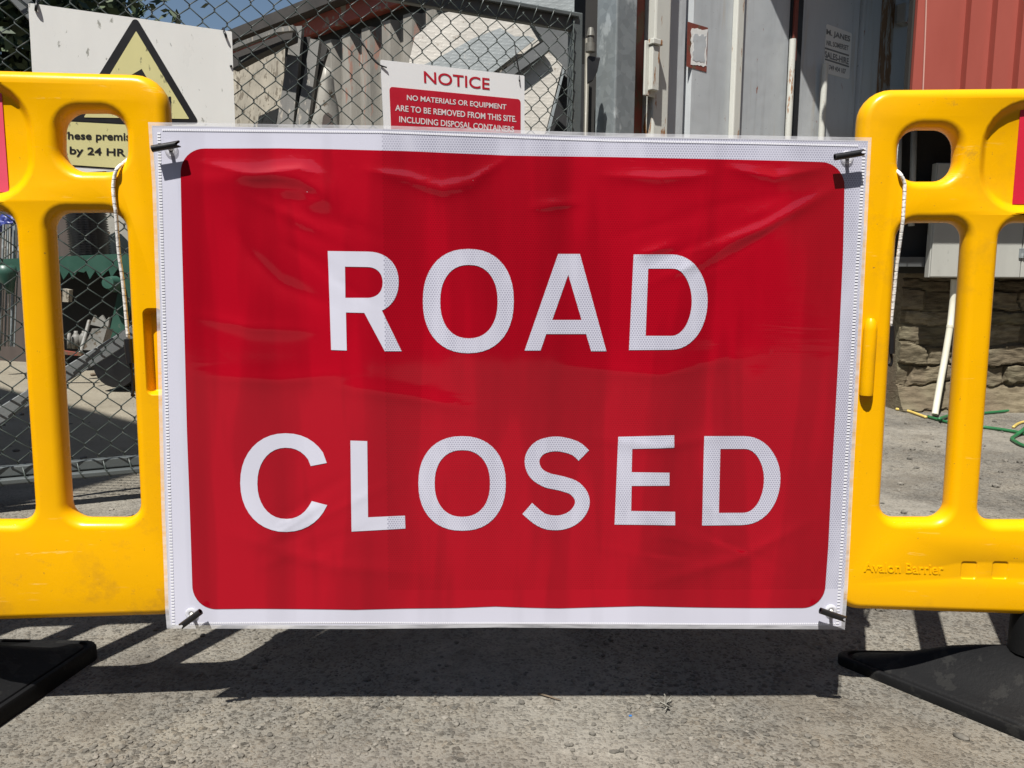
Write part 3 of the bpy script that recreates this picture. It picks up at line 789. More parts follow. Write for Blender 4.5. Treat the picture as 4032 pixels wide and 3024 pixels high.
for i in range(len(cs)):
    d = Vector(cs[min(i + 1, len(cs) - 1)]) - Vector(cs[max(i - 1, 0)]); d.normalize()
    hw = 28.5
    la.append((cs[i][0] - d.y * hw, cs[i][1] + d.x * hw)); lb_.append((cs[i][0] + d.y * hw, cs[i][1] - d.x * hw))
L2.append([la + lb_[::-1]])
L2.append([[(1508, 68), (1724, 62), (1724, 110), (1562, 115), (1560, 205), (1706, 207), (1706, 257), (1560, 258), (1558, 355), (1728, 358), (1728, 410), (1494, 408)]])
L2.append(letter_D((1840, 65, 2136, 411, -8), (1903, 115, 2072, 362, -6)))
for L, kk in ((L1, k5), (L2, k6)):
    for loops in L:
        cloth('letter', [[S(*kk(p)) for p in lp] for lp in loops], 0.0010, M['letter_sheeting'], SIGN)
# welded / stitched seam: a row of short bars just inside the edge
mb = MB()
def seam(p, q, n, ln, wd):
    for k in range(n):
        u = (k + 0.5) / n
        a0 = S(p[0] + (q[0] - p[0]) * u, p[1] + (q[1] - p[1]) * u)
        d = (Vector(S(*q)) - Vector(S(*p))).normalized()
        c_ = Vector(a0); nn = Vector((-d.y, d.x))
        q4 = [c_ + nn * ln + d * wd, c_ - nn * ln + d * wd, c_ - nn * ln - d * wd, c_ + nn * ln - d * wd]
        mb.add([SP.pt(x.x, x.y, wav(x.x, x.y) + 0.0007) for x in q4], [(0, 1, 2, 3)])
for p, q, n in (((627, 520), (646, 1228), 62), ((646, 1228), (667, 1990), 62), ((667, 1990), (684, 2462), 40), ((3298, 2460), (3340, 1700), 62), ((3340, 1700), (3368, 1150), 46), ((3368, 1150), (3404, 580), 46)):
    seam(p, q, n, 0.0023, 0.0014)
for p, q, n in (((640, 512), (1500, 520), 120), ((1500, 520), (2400, 553), 130), ((2400, 553), (3380, 573), 140), ((720, 2453), (1950, 2452), 170), ((1950, 2452), (3290, 2456), 180)):
    seam(p, q, n, 0.0014, 0.0010)
mb.build('seam', M['stitch'], SIGN)
def torus(mb, pl, c, r0, r1, off, seg=24, sub=8):
    rg = []
    for i in range(seg):
        a = 2 * math.pi * i / seg
        rg.append([pl.pt(c[0] + math.cos(a) * (r0 + r1 * math.cos(b)), c[1] + math.sin(a) * (r0 + r1 * math.cos(b)), off + r1 * 0.6 * math.sin(b)) for b in [2 * math.pi * j / sub for j in range(sub)]])
    rg.append(rg[0]); mb.rings(rg)
EYE = [(676, 588), (3334, 620), (756, 2416), (3271, 2404)]
M['eyelet'] = M['clear']
for px, py in EYE:
    a, b = S(px, py); o = wav(a, b)
    mb = MB(); torus(mb, SP, (a, b), 0.0068, 0.0032, o + 0.0016)
    e = mb.build('eyelet', M['eyelet'], SIGN, smooth=True)
    mb = MB(); mb.prism(SP, [(a + 0.0045 * math.cos(k * 0.6283), b + 0.0045 * math.sin(k * 0.6283)) for k in range(10)], o + 0.0002, o + 0.0012)
    mb.build('hole', M['gasket'], e)
    bpy.context.view_layer.update()

# elastic cords with toggles (they hold the sign)
def hollow_tube(mb, p, q, r, seg=18):
    p, q = Vector(p), Vector(q); ax = (q - p).normalized()
    x = ax.cross(Vector((0, 0, 1))).normalized(); y = x.cross(ax)
    rg = []
    for pos, rr, cut in ((0.006, r * 0.72, 0), (0, r * 0.72, 0), (0, r * 0.95, 0), (0.001, r, 0), (1, r, 1), (1, r * 0.74, 1), (0.985, r * 0.74, 1)):
        ring = []
        for k in range(seg):
            a = 2 * math.pi * k / seg
            e = 0.0
            if cut: e = -0.006 * max(0.0, math.cos(2 * a)) if math.sin(a) > -2 else 0
            L_ = (q - p).length
            ring.append(p + ax * (pos * L_ + e) + x * (rr * math.cos(a)) + y * (rr * math.sin(a)))
        rg.append(ring)
    mb.rings(rg)
TOG = [((599, 586), (708, 566)), ((3287, 619), (3402, 600)), ((790, 2408), (712, 2466)), ((3230, 2404), (3328, 2438))]
def toggle(px0, px1, parent, eye):
    a0 = SP.loc(*px0, 0.016); a1 = SP.loc(*px1, 0.016)
    mb = MB(); hollow_tube(mb, SP.pt(*a0, 0.016), SP.pt(*a1, 0.016), 0.0049)
    tg = mb.build('toggle', M['black_plastic'], parent, smooth=True, angle=40)
    e = S(*eye)
    mb = MB(); mid = ((a0[0] + a1[0]) / 2, (a0[1] + a1[1]) / 2)
    mb.tube([SP.pt(mid[0], mid[1], 0.014), SP.pt((e[0] + mid[0]) / 2, (e[1] + mid[1]) / 2, 0.006), SP.pt(e[0], e[1], 0.002), SP.pt(e[0], e[1] + 0.001, -0.010)], 0.0028, 8)
    mb.build('cord_loop', M['elastic'], parent, smooth=True)
def smooth_path(pts, n=6):
    out = []
    pts = [Vector(p) for p in pts]
    for i in range(len(pts) - 1):
        p0, p1, p2, p3 = pts[max(i - 1, 0)], pts[i], pts[i + 1], pts[min(i + 2, len(pts) - 1)]
        for k in range(n):
            u = k / n
            out.append(0.5 * (2 * p1 + (p2 - p0) * u + (2 * p0 - 5 * p1 + 4 * p2 - p3) * u * u + (3 * p1 - p0 - 3 * p2 + p3) * u ** 3))
    out.append(pts[-1]); return out
def cord(pl, pts, end, tog, label, ends_px):
    p0 = pl.w(*pts[2][:2], 0)
    root = thing('bungee_cord', (p0.x, p0.y, p0.z - 0.3), label, 'cord', 'elastic cords holding the sign')
    mb = MB(); mb.tube(smooth_path([pl.w(x, y, o) for x, y, o in pts]), 0.0027, 10)
    mb.build('cord', M['elastic'], root, smooth=True)
    mb = MB()
    a = [pl.w(x, y, o) for x, y, o in end]
    mb.tube(smooth_path(a, 4), 0.0062, 10, taper=None)
    mb.build('cord_end', M['black_plastic'], root, smooth=True, angle=50)
    mb = MB()
    hk = [pl.w(x, y, o) for x, y, o in ends_px]
    mb.tube(smooth_path(hk, 6), 0.0022, 8)
    mb.build('hook', M['black_plastic'], root, smooth=True)
    for i in tog: toggle(*TOG[i], root, EYE[i])
cord(PLB, [(512, 622, -0.030), (490, 640, -0.012), (462, 664, 0.0035), (450, 700, 0.0035), (446, 745, 0.0035), (452, 810, 0.0035), (457, 845, 0.002), (468, 995, -0.006), (485, 1122, -0.012), (505, 1340, -0.02)],
     [(504, 1335, -0.02), (508, 1380, -0.02), (514, 1430, -0.02)], (0, 2), 'white flecked elastic cord with black toggles, on the barrier before the warning sign',
     [(514, 1430, -0.02), (520, 1480, -0.02), (524, 1530, -0.02), (520, 1556, -0.02), (528, 1556, -0.026)])
cord(PRB, [(3508, 655, -0.034), (3524, 668, -0.014), (3545, 686, 0.0035), (3559, 715, 0.0035), (3562, 745, 0.0035), (3556, 850, 0.0035), (3553, 885, 0.002), (3532, 1040, -0.008), (3520, 1160, -0.014), (3506, 1290, -0.02)],
     [(3507, 1284, -0.02), (3509, 1340, -0.02), (3508, 1392, -0.02)], (1, 3), 'white flecked elastic cord with black toggles, on the barrier beside the grey container',
     [(3508, 1390, -0.02), (3512, 1420, -0.02), (3506, 1440, -0.02), (3498, 1430, -0.02)])

# ------------------------------------------------------------------ wire mesh gate
GD = Vector((0.897, 0.441, 0)).normalized()
GP = Plane((-1.49, 2.30, 0.0), GD)
gate = thing('wire_gate', (-0.6, 2.74, 0), 'dark grey steel gate filled with chain link wire, behind the yellow barriers', 'gate')
a_l = -0.42
a_r = GP.loc(2275, 300)[0]
tb = GP.loc(2200, 70)[1]; bb = GP.loc(280, 1846)[1]
mb = MB(); mb.slab(GP, a_l, a_r, tb - 0.032, tb + 0.032, -0.04, -0.012); mb.slab(GP, a_l, a_r, tb + 0.014, tb + 0.030, -0.011, 0.004)
mb.build('top_rail', M['gate_paint'], gate, bevel=0.003)
mb = MB(); mb.slab(GP, a_l, a_r, bb - 0.010, bb + 0.020, -0.04, -0.012); mb.slab(GP, a_l, a_r, bb - 0.030, bb - 0.014, -0.05, 0.012)
mb.build('bottom_rail', M['gate_paint'], gate, bevel=0.003)
for a0 in (a_l - 0.02, a_r):
    mb = MB(); mb.slab(GP, a0 - 0.022, a0 + 0.022, bb - 0.03, tb + 0.035, -0.045, -0.005)
    mb.build('stile', M['gate_paint'], gate, bevel=0.004)
def bar(mb, pl, p, q, wd, o0, o1):
    p, q = Vector(p), Vector(q); d = (q - p).normalized(); n = Vector((-d.y, d.x)) * wd / 2
    mb.prism(pl, [tuple(p - n), tuple(q - n), tuple(q + n), tuple(p + n)], o0, o1)
mb = MB()
b0 = Vector(GP.loc(0, 1637)); b1 = Vector(GP.loc(481, 1339)); bd = (b1 - b0)
bar(mb, GP, b0 - bd * 0.45, b0 + bd * 3.4, 0.042, -0.030, -0.018)
mb.build('brace', M['brace_paint'], gate, bevel=0.002)
mb = MB()
bar(mb, GP, GP.loc(52, -40), GP.loc(620, 560), 0.045, -0.044, -0.032)
mb.build('brace', M['brace_paint'], gate, bevel=0.002)
# chain link: vertical zig-zag wires hooked through one another
WD, HD = 0.0715, 0.0745
nodeA, nodeB = GP.loc(1341, 159)
mb = MB()
na = int((a_r - a_l) / (WD / 2)) + 2
k0 = math.floor((a_l - nodeA) / (WD / 2))
rows = int((tb - bb) / (HD / 2)) + 1
rnd = random.Random(3)
for k in range(k0 - 1, k0 + na + 2):
    path = []
    ca_ = nodeA + k * WD / 2
    j0 = math.ceil((bb - nodeB) / (HD / 2))
    for j in range(j0, j0 + rows):
        b = nodeB + j * HD / 2
        if b > tb + 0.03: break
        sd_ = -1 if (j + k) % 2 == 0 else 1
        a = ca_ + (WD / 2) * (0.5 + sd_ * 0.5) + sd_ * 0.0022
        sag = 0.004 * noise.noise(Vector((a * 2.3, b * 2.3, 0)))
        jx = 0.003 * noise.noise(Vector((a * 5, b * 5, 3)))
        if a < a_l - 0.01 or a > a_r + 0.01:
            continue
        for db, of in ((-0.0035, 0.0024 * sd_ * -1), (0.0035, 0.0024 * sd_)):
            path.append(GP.pt(a + jx - sd_ * 0.0008, b + db + sag, of + 0.002 + 0.006 * noise.noise(Vector((a * 1.5, b * 1.5, 9)))))
    if len(path) > 3: mb.tube(path, 0.00185, 6, cap=True)
# wraps over the rails
for k in range(k0, k0 + na + 2):
    a = nodeA + k * WD + 0.02
    if a_l < a < a_r:
        mb.tube([GP.pt(a - 0.02, tb - 0.03, 0.004), GP.pt(a, tb + 0.02, 0.006), GP.pt(a + 0.012, tb + 0.036, -0.01), GP.pt(a + 0.02, tb + 0.03, -0.045)], 0.0021, 5)
        mb.tube([GP.pt(a - 0.008, bb + 0.018, 0.004), GP.pt(a - 0.003, bb - 0.01, 0.010), GP.pt(a + 0.012, bb - 0.033, 0.014)], 0.0021, 5)
mb.build('chain_link', M['wire'], gate, smooth=True)

# gate post, drop bolt and keeper
gp_c = Vector((0.395, 3.19, 0))
post = thing('gate_post', gp_c, 'square galvanised steel post with a spangled surface beside the container', 'post')
pa = R(38)
mb = MB(); mb.box((gp_c.x, gp_c.y, 1.5), (0.055 * math.cos(pa), 0.055 * math.sin(pa), 0), (-0.055 * math.sin(pa), 0.055 * math.cos(pa), 0), (0, 0, 1.5))
mb.build('tube', M['galv'], post, bevel=0.006)
q = on_y(2325, 205, 3.05)
mb = MB()
mb.tube([q + Vector((0, 0, 0.0)), q + Vector((0, 0, 0.03)), q + Vector((0, 0, 0.031)), q + Vector((0, 0, 0.055)), q + Vector((0, 0, 0.056)), q + Vector((0, 0, 0.085))], 0.016, 12, taper=[1.2, 1.2, 0.8, 0.8, 1.0, 0.6])
mb.build('hinge_pin', worn('pin_zinc', (0.20, 0.195, 0.17), 0.7, 0.45, 0.3, 30), post, smooth=True, angle=40)
PK = Plane(on_y(2335, 280, 3.06), (1, 0.1, 0))
mb = MB()
mb.prism(PK, [PK.loc(2313, 222), PK.loc(2313, 330), PK.loc(2332, 322), PK.loc(2350, 285), PK.loc(2362, 228)][::-1], -0.012, 0.012)
mb.build('hinge_strap', M['sign_black'], post, bevel=0.004)
M['pin_metal'] = worn('pin_metal', (0.17, 0.16, 0.13), 0.7, 0.5, 0.2, 12)
q0 = GP.loc(2301, 300)[0]
mb = MB(); mb.tube([GP.pt(q0, 0.04, 0.018), GP.pt(q0, 0.9, 0.018), GP.pt(q0, 1.62, 0.018)], 0.0088, 10)
mb.build('drop_bolt', M['pin_metal'], gate, smooth=True)

# ------------------------------------------------------------------ signs on the gate
def plate(name, pl, corners, o0, o1, mt, parent, rad=0.004):
    q = [pl.loc(x, y, o1) for x, y in corners]      # TL TR BR BL -> ccw BL BR TR TL
    q = [q[3], q[2], q[1], q[0]]
    mb = MB(); mb.prism(pl, rounded(q, rad, 0, 5), o0, o1)
    return mb.build(name, mt, parent)
so = 0.016
wp_ = GP.pt(*GP.loc(500, 600, so), so)
ws = thing('warning_sign', wp_, 'white board with black and yellow triangle, tied to the wire gate', 'warning sign')
plate('board', GP, [(111, 11), (913, 124), (931, 640), (150, 690)], 0.010, so, M['sign_white'], ws)
tri = [(250, 555), (780, 484), (531, 84)]
def tri_q(pl, o, tri, r):
    return rounded([pl.loc(x, y, o) for x, y in tri], r, 0, 6)
apex_l = (531, 84)
tO = [(263, 493), (783, 486), (533, 76)]
# left side of the triangle follows the line through (398, 287)
tO = [(266, 494), (786, 486), (533, 62)]
mb = MB(); mb.prism(GP, tri_q(GP, so + 0.001, tO, 0.010), so - 0.001, so + 0.0008); mb.build('triangle', M['sign_black'], ws)
tI = [(330, 462), (745, 468), (536, 122)]
mb = MB(); mb.prism(GP, tri_q(GP, so + 0.002, tI, 0.0015), so, so + 0.0018); mb.build('triangle_field', M['sign_yellow'], ws)
mb = MB()
for pts in ([(470, 322), (558, 271), (600, 345), (505, 395)], [(664, 380), (673, 380), (674, 436), (662, 436)], [(600, 352), (664, 392), (664, 404), (590, 366)]):
    q = [GP.loc(x, y, so + 0.003) for x, y in pts]
    mb.prism(GP, q, so + 0.001, so + 0.0027)
mb.build('symbol', M['sign_black'], ws)
mb = MB(); mb.prism(GP, [GP.loc(x, y, so + 0.001) for x, y in ((215, 651), (800, 690), (800, 502), (215, 470))], so - 0.001, so + 0.0008); mb.build('text_border', M['sign_black'], ws)
mb = MB(); mb.prism(GP, [GP.loc(x, y, so + 0.002) for x, y in ((219, 645), (796, 684), (796, 507), (219, 476))], so, so + 0.0018); mb.build('text_field', M['sign_yellow'], ws)
mb = MB()
text_on(mb, GP, 'These premises', [(233, 518), (556, 523), (556, 565), (233, 556)], so + 0.0026, 0.022)
text_on(mb, GP, 'by 24 HR', [(274, 576), (494, 586), (494, 624), (274, 616)], so + 0.0026, 0.022)
mb.build('wording', M['sign_black'], ws)
def tie(pl, pts, parent, r=0.0025, name='cable_tie'):
    mb = MB(); mb.tube(smooth_path([pl.w(x, y, o) for x, y, o in pts], 4), r, 6); mb.build(name, M['black_plastic'], parent, smooth=True)
tie(GP, [(147, -5, 0.0), (144, 14, 0.02), (142, 30, 0.024), (141, 42, 0.018)], ws, 0.004)
tie(GP, [(879, 112, 0.0), (884, 128, 0.02), (889, 138, 0.024), (890, 146, 0.018)], ws, 0.004)
tie(GP, [(909, 258, 0.017), (910, 262, 0.018)], ws, 0.004)
np_ = GP.pt(*GP.loc(1790, 500, so), so)
ns = thing('notice_sign', np_, 'white and red NOTICE board wired to the gate above the road sign', 'sign')
plate('board', GP, [(1499, 235), (2065, 298), (2066, 640), (1520, 660)], 0.010, so, M['notice_white'], ns)
plate('red_field', GP, [(1533, 341), (2050, 391), (2050, 610), (1545, 625)], so, so + 0.0008, M['sign_red'], ns, 0.012)
mb = MB(); text_on(mb, GP, 'NOTICE', [(1668, 279), (1928, 308), (1928, 354), (1670, 326)], so + 0.001, 0.012); mb.build('heading', M['sign_red'], ns)
mb = MB()
text_on(mb, GP, 'NO MATERIALS OR EQUIPMENT', [(1602, 373), (1994, 411), (1993, 435), (1602, 398)], so + 0.0016, 0.016)
text_on(mb, GP, 'ARE TO BE REMOVED FROM THIS SITE.', [(1556, 412), (2033, 457), (2033, 481), (1556, 436)], so + 0.0016, 0.016)
text_on(mb, GP, 'INCLUDING DISPOSAL CONTAINERS', [(1572, 457), (2024, 498), (2024, 522), (1572, 481)], so + 0.0016, 0.016)
mb.build('wording', M['notice_letter'], ns)
tie(GP, [(1418, 150, 0.004), (1440, 190, 0.02), (1462, 225, 0.012), (1488, 252, 0.016), (1523, 266, 0.022)], ns, 0.0024, 'wire_tie')
tie(GP, [(2028, 180, 0.004), (2034, 230, 0.02), (2044, 285, 0.012), (2045, 320, 0.022)], ns, 0.0024, 'wire_tie')

# ------------------------------------------------------------------ grey shipping container (doors towards the road)
CD = Vector((0.803, 0.596, 0)).normalized()
CP = Plane((0.523, 3.374, 0), CD)
cont = thing('shipping_container', CP.pt(1.1, 0, -0.5), 'grey steel shipping container with rusty double doors behind the barriers', 'container')
def ca(px, py=300): return CP.loc(px, py)[0]
CH = 2.42
xr = ca(3586, 250)
x0c = ca(2482)
def door(a0, a1, name='door', ribs=()):
    mb = MB()
    # pressed sheet: shallow vertical ribs
    prof = [(a0, 0.0)]
    for r0, r1 in ribs:
        prof += [(r0 - 0.012, 0.0), (r0, -0.03), (r1, -0.03), (r1 + 0.012, 0.0)]
    prof += [(a1, 0.0)]
    rg = [[CP.pt(a, b, o) for a, o in prof] for b in (0.18, 1.0, 1.8, CH - 0.12)]
    mb.rings(rg, closed=False)
    mb.slab(CP, a0, a1, 0.18, CH - 0.12, -0.06, -0.045)
    return mb.build(name, M['container_grey'], cont)
mb = MB(); mb.slab(CP, x0c - 0.16, x0c - 0.005, 0, CH, -0.10, -0.02); mb.build('side_wall_edge', M['dark_void'], cont)
mb = MB(); mb.slab(CP, x0c, ca(2521), 0, CH, -0.12, 0.02); mb.build('corner_post', M['container_rust'], cont, bevel=0.006)
mb = MB(); mb.slab(CP, ca(2523), ca(2584), 0.0, CH, -0.10, 0.075); mb.build('door_frame', M['container_cream'], cont, bevel=0.008)
d1 = door(ca(2586), ca(3098), ribs=((ca(2700), ca(2716)),))
d2 = door(ca(3140), ca(3395), ribs=((ca(3375), ca(3384)),))
mb = MB(); mb.slab(CP, ca(3098), ca(3142), 0.1, CH - 0.1, -0.03, 0.012); mb.build('door_gasket', M['gasket'], cont)
mb = MB(); mb.slab(CP, ca(3113, 100), ca(3127, 100), CP.loc(3110, 240)[1], CH, 0.012, 0.02); mb.build('painted_strip', M['container_rust'], cont)
mb = MB(); mb.slab(CP, ca(3396), xr, 0.06, CH, -0.09, 0.0); mb.build('end_panel', M['container_grey'], cont, bevel=0.004)
mb = MB(); mb.slab(CP, ca(3455), ca(3505), 0.5, CH - 0.01, 0.0005, 0.003); mb.build('rust_streak', M['rust_streak'], cont)
mb = MB(); mb.slab(CP, xr + 0.002, xr + 0.10, 0, CH, -0.12, -0.045); mb.build('corner_post', M['steel_grey'], cont, bevel=0.006)
# body, roof, sill
back = -3.0
HP = Plane((0, 0, 0.12), (1, 0, 0), (0, 1, 0))
if HP.n.z < 0: HP.n = -HP.n
q = [CP.pt(x0c - 0.005, 0, -0.125), CP.pt(xr + 0.06, 0, -0.125), CP.pt(xr + 0.06, 0, back), CP.pt(x0c - 0.005, 0, -0.125) + Vector((0.42, 2.6, 0))]
mb = MB(); mb.prism(HP, [(p.x, p.y) for p in q], 0.0, CH - 0.12); mb.build('body', M['container_grey'], cont)
mb = MB(); mb.slab(CP, x0c, xr, 0.02, 0.16, -0.11, 0.03); mb.build('door_sill', M['container_rust'], cont)
mb = MB(); mb.slab(CP, x0c, xr, CH, CH + 0.09, -0.12, 0.03); mb.build('header', M['container_grey'], cont)
# corner casting with its oval hole
cc = CP.loc(3506, 1535, 0)
mb = MB()
for a0, a1, b0, b1 in ((-0.09, -0.035, 0, 0.16), (0.035, 0.09, 0, 0.16), (-0.035, 0.035, 0, 0.03), (-0.035, 0.035, 0.13, 0.16)):
    mb.slab(CP, xr + a0, xr + a1, b0, b1, 0.0, 0.035)
mb.build('corner_casting', M['galv'], cont)
# lock rods and strips
def rod(pa, pb, r, mt, z0, z1, name='lock_rod'):
    a = (ca(pa) + ca(pb)) / 2
    mb = MB(); mb.tube([CP.pt(a, z0, 0.035), CP.pt(a, (z0 + z1) / 2, 0.035), CP.pt(a, z1, 0.035)], r, 14)
    return mb.build(name, mt, cont, smooth=True, angle=50)
mb = MB(); mb.slab(CP, ca(2874), ca(2902), 0.2, CH - 0.1, 0.0, 0.03); mb.build('door_rib', M['container_cream'], cont, bevel=0.006)
rod(3078, 3102, 0.0155, M['container_cream'], 0.2, CP.loc(3092, 160)[1])
rod(3208, 3236, 0.0155, M['container_cream'], 0.2, CP.loc(3222, 256)[1])
# hinge block on the frame and keeper on the door
a, b = CP.loc(2556, 272, 0.08)
mb = MB(); mb.slab(CP, a - 0.028, a + 0.035, b - 0.105, b + 0.105, 0.075, 0.085); mb.slab(CP, a - 0.01, a + 0.03, b - 0.085, b + 0.085, 0.085, 0.108); mb.slab(CP, a - 0.015, a + 0.04, b + 0.088, b + 0.11, 0.085, 0.115)
mb.build('hinge', M['container_cream'], cont, bevel=0.003)
a, b = CP.loc(2605, 294, 0.05)
mb = MB(); mb.slab(CP, a - 0.04, a + 0.03, b - 0.075, b + 0.075, 0.0, 0.05); mb.build('hinge_keeper', M['container_grey'], cont, bevel=0.004)
a, b = CP.loc(3555, 62, 0.01)
mb = MB(); mb.slab(CP, a - 0.05, a + 0.04, b - 0.05, b + 0.05, 0.0, 0.05); mb.build('hinge', M['container_grey'], cont, bevel=0.004)
# torn label
e = 0.0015
plate('label_scar', CP, [(2708, 85), (2788, 109), (2782, 284), (2704, 262)], 0, e, M['container_rust'], cont, 0.003)
rnd = random.Random(11)
def ragged(pts, amp, n=9):
    out = []
    for i in range(len(pts)):
        p, q = Vector(pts[i]), Vector(pts[(i + 1) % len(pts)])
        for k in range(n):
            v = p + (q - p) * (k / n); out.append((v.x + rnd.uniform(-amp, amp), v.y + rnd.uniform(-amp, amp)))
    return out
oq = ragged([CP.loc(x, y, e) for x, y in ((2720, 255), (2781, 262), (2785, 118), (2722, 110))], 0.004)
mb = MB(); mb.prism(CP, oq, e, e + 0.001); mb.build('torn_paper', M['paper'], cont)
oq = ragged([CP.loc(x, y, e) for x, y in ((2728, 238), (2773, 247), (2778, 142), (2731, 136))], 0.006)
mb = MB(); mb.prism(CP, oq, e, e + 0.0018); mb.build('label_window', M['container_grey'], cont)
# hire sticker
st = plate('sticker', CP, [(3254, 93), (3355, 131), (3344, 312), (3244, 285)], 0, e, M['sticker'], cont, 0.012)
mb = MB()
f5 = lambda x, y: (3032 + x * 0.4521, y * 0.4521)
text_on(mb, CP, 'M. JANES', [f5(492, 250), f5(700, 315), f5(695, 380), f5(490, 312)], e + 0.0008, 0.028)
text_on(mb, CP, 'NR. SOMERSET', [f5(494, 348), f5(684, 398), f5(682, 442), f5(492, 392)], e + 0.0008, 0.02)
text_on(mb, CP, 'SALES-HIRE', [f5(478, 442), f5(687, 508), f5(685, 564), f5(478, 500)], e + 0.0008, 0.028)
text_on(mb, CP, '01749 404 107', [f5(485, 556), f5(662, 602), f5(658, 646), f5(484, 598)], e + 0.0008, 0.02)
for y0, y1 in ((412, 478), (508, 574)):
    q = [CP.loc(*f5(x, y), e) for x, y in ((478, y0 + 14), (686, y1 + 14), (688, y1), (479, y0))]
    mb.prism(CP, q, e, e + 0.0008)
mb.build('wording', M['sticker_ink'], st)
# canopy over the right-hand door: added out of view, shaped to cast the slanting shade
mb = MB()
cz = CH + 0.13
rg = []
ratio = LDIR.dot(CD) / -LDIR.z
nrat = LDIR.dot(-CP.n) / -LDIR.z
def caster(px, py):
    a, b = CP.loc(px, py)
    return a - (cz - b) * ratio, (cz - b) * nrat
(e0, o0), (e1, o1) = caster(3034, 0), caster(3250, 500)
aend = xr - 0.22
cols = []
n = 30
for i in range(n + 1):
    row = []
    for u in (0, 0.25, 0.5, 0.75, 1.0):
        lim = 0.62 - 0.42 * max(0.0, i / n - 0.35) / 0.65
        o = -0.1 + (lim + 0.1) * u
        ae = e0 + (e1 - e0) * (max(o, 0) - o0) / (o1 - o0)
        a = ae + (aend - ae) * i / n
        row.append(CP.pt(a, cz + 0.014 * math.sin(i * 2.1), o))
    cols.append(row)
ac = e1
mb.rings(cols, closed=False)
cn = mb.build('shade_canopy', M['steel_grey'], cont)
sol = cn.modifiers.new('thickness', 'SOLIDIFY'); sol.thickness = 0.004
mb = MB(); mb.slab(CP, ac - 0.085, ac - 0.05, cz - 0.02, cz + 0.02, 0.30, 0.60); mb.build('shade_arm', M['steel_grey'], cont)  # added unseen bar that casts a thin stripe of shade on the door

# ------------------------------------------------------------------ red clad building above a stone wall
def corrugated(mb, pl, a0, a1, b0, b1, pitch, dep, flat_=0.55, off=0.0, steps=3, top=None, slope=None):
    prof = []
    a = a0
    e_ = slope or pitch * (1 - flat_) / 4
    while a < a1:
        for da, o in ((0, 0), (pitch * flat_, 0), (pitch * flat_ + e_, -dep), (pitch - e_, -dep)):
            if a + da <= a1: prof.append((a + da, o))
        a += pitch
    rg = []
    for k in range(steps + 1):
        u = k / steps
        rg.append([pl.pt(a, b0 + ((b1 if top is None else top(a)) - b0) * u, off + o) for a, o in prof])
    mb.rings(rg, closed=False)
RY = 3.90
RP = Plane((0, RY, 0), (1, 0, 0))
rx0 = RP.loc(3607, 100)[0]
zb = RP.loc(3900, 425)[1]
shed = thing('clad_building', (rx0 + 1.4, RY + 0.25, 0), 'building clad in red corrugated sheet above the stone wall', 'building')
mb = MB(); corrugated(mb, RP, rx0 + 0.13, rx0 + 3.2, zb, 3.1, 0.124, 0.040, 0.58, slope=0.004)
mb.build('cladding', M['red_clad'], shed)
mb = MB(); mb.slab(RP, rx0, rx0 + 0.13, zb, 3.1, -0.02, 0.004); mb.build('corner_trim', M['red_clad'], shed)
mb = MB(); mb.slab(RP, rx0 + 0.131, rx0 + 3.2, zb - 0.02, zb + 0.03, -0.04, 0.006); mb.build('bottom_flashing', M['red_clad'], shed)
mb = MB(); mb.slab(RP, rx0 + 0.12, rx0 + 3.2, 0.76, zb + 0.019, -0.46, -0.43); mb.build('recess_shade_board', M['dark_void'], shed)  # dark sheet, the shade of the recess put into its colour
mb = MB(); mb.slab(RP, 2.47, 3.3, 0.0, 3.05, -1.10, -1.05); mb.build('gap_shade_board', M['gasket'], shed)  # black sheet added behind the gap, its shade put into the colour
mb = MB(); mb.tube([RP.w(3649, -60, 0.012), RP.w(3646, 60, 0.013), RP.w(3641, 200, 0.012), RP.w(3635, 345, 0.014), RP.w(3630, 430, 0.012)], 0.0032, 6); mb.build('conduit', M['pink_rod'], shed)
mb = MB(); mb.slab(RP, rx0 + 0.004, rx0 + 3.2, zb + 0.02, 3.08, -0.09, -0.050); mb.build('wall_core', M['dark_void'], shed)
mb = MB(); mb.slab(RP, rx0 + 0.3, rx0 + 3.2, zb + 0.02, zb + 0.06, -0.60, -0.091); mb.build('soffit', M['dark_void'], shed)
mb = MB(); mb.slab(RP, rx0 + 0.1, rx0 + 3.3, 3.1, 3.16, -0.6, 0.06); mb.build('roof', M['roof_edge'], shed)
for ax_ in (0.5, 1.7, 3.0):
    mb = MB(); mb.slab(RP, rx0 + ax_, rx0 + ax_ + 0.08, 1.4, zb + 0.02, -0.50, -0.46)
    mb.build('support', M['dark_void'], shed)

for px_ in (3541, 3600):
    mb = MB(); mb.tube([on_y(px_, 470, 4.27), on_y(px_ - 6, 700, 4.27), on_y(px_ - 12, 890, 4.27)], 0.016, 12); mb.build('downpipe', M['cabinet'], shed, smooth=True)
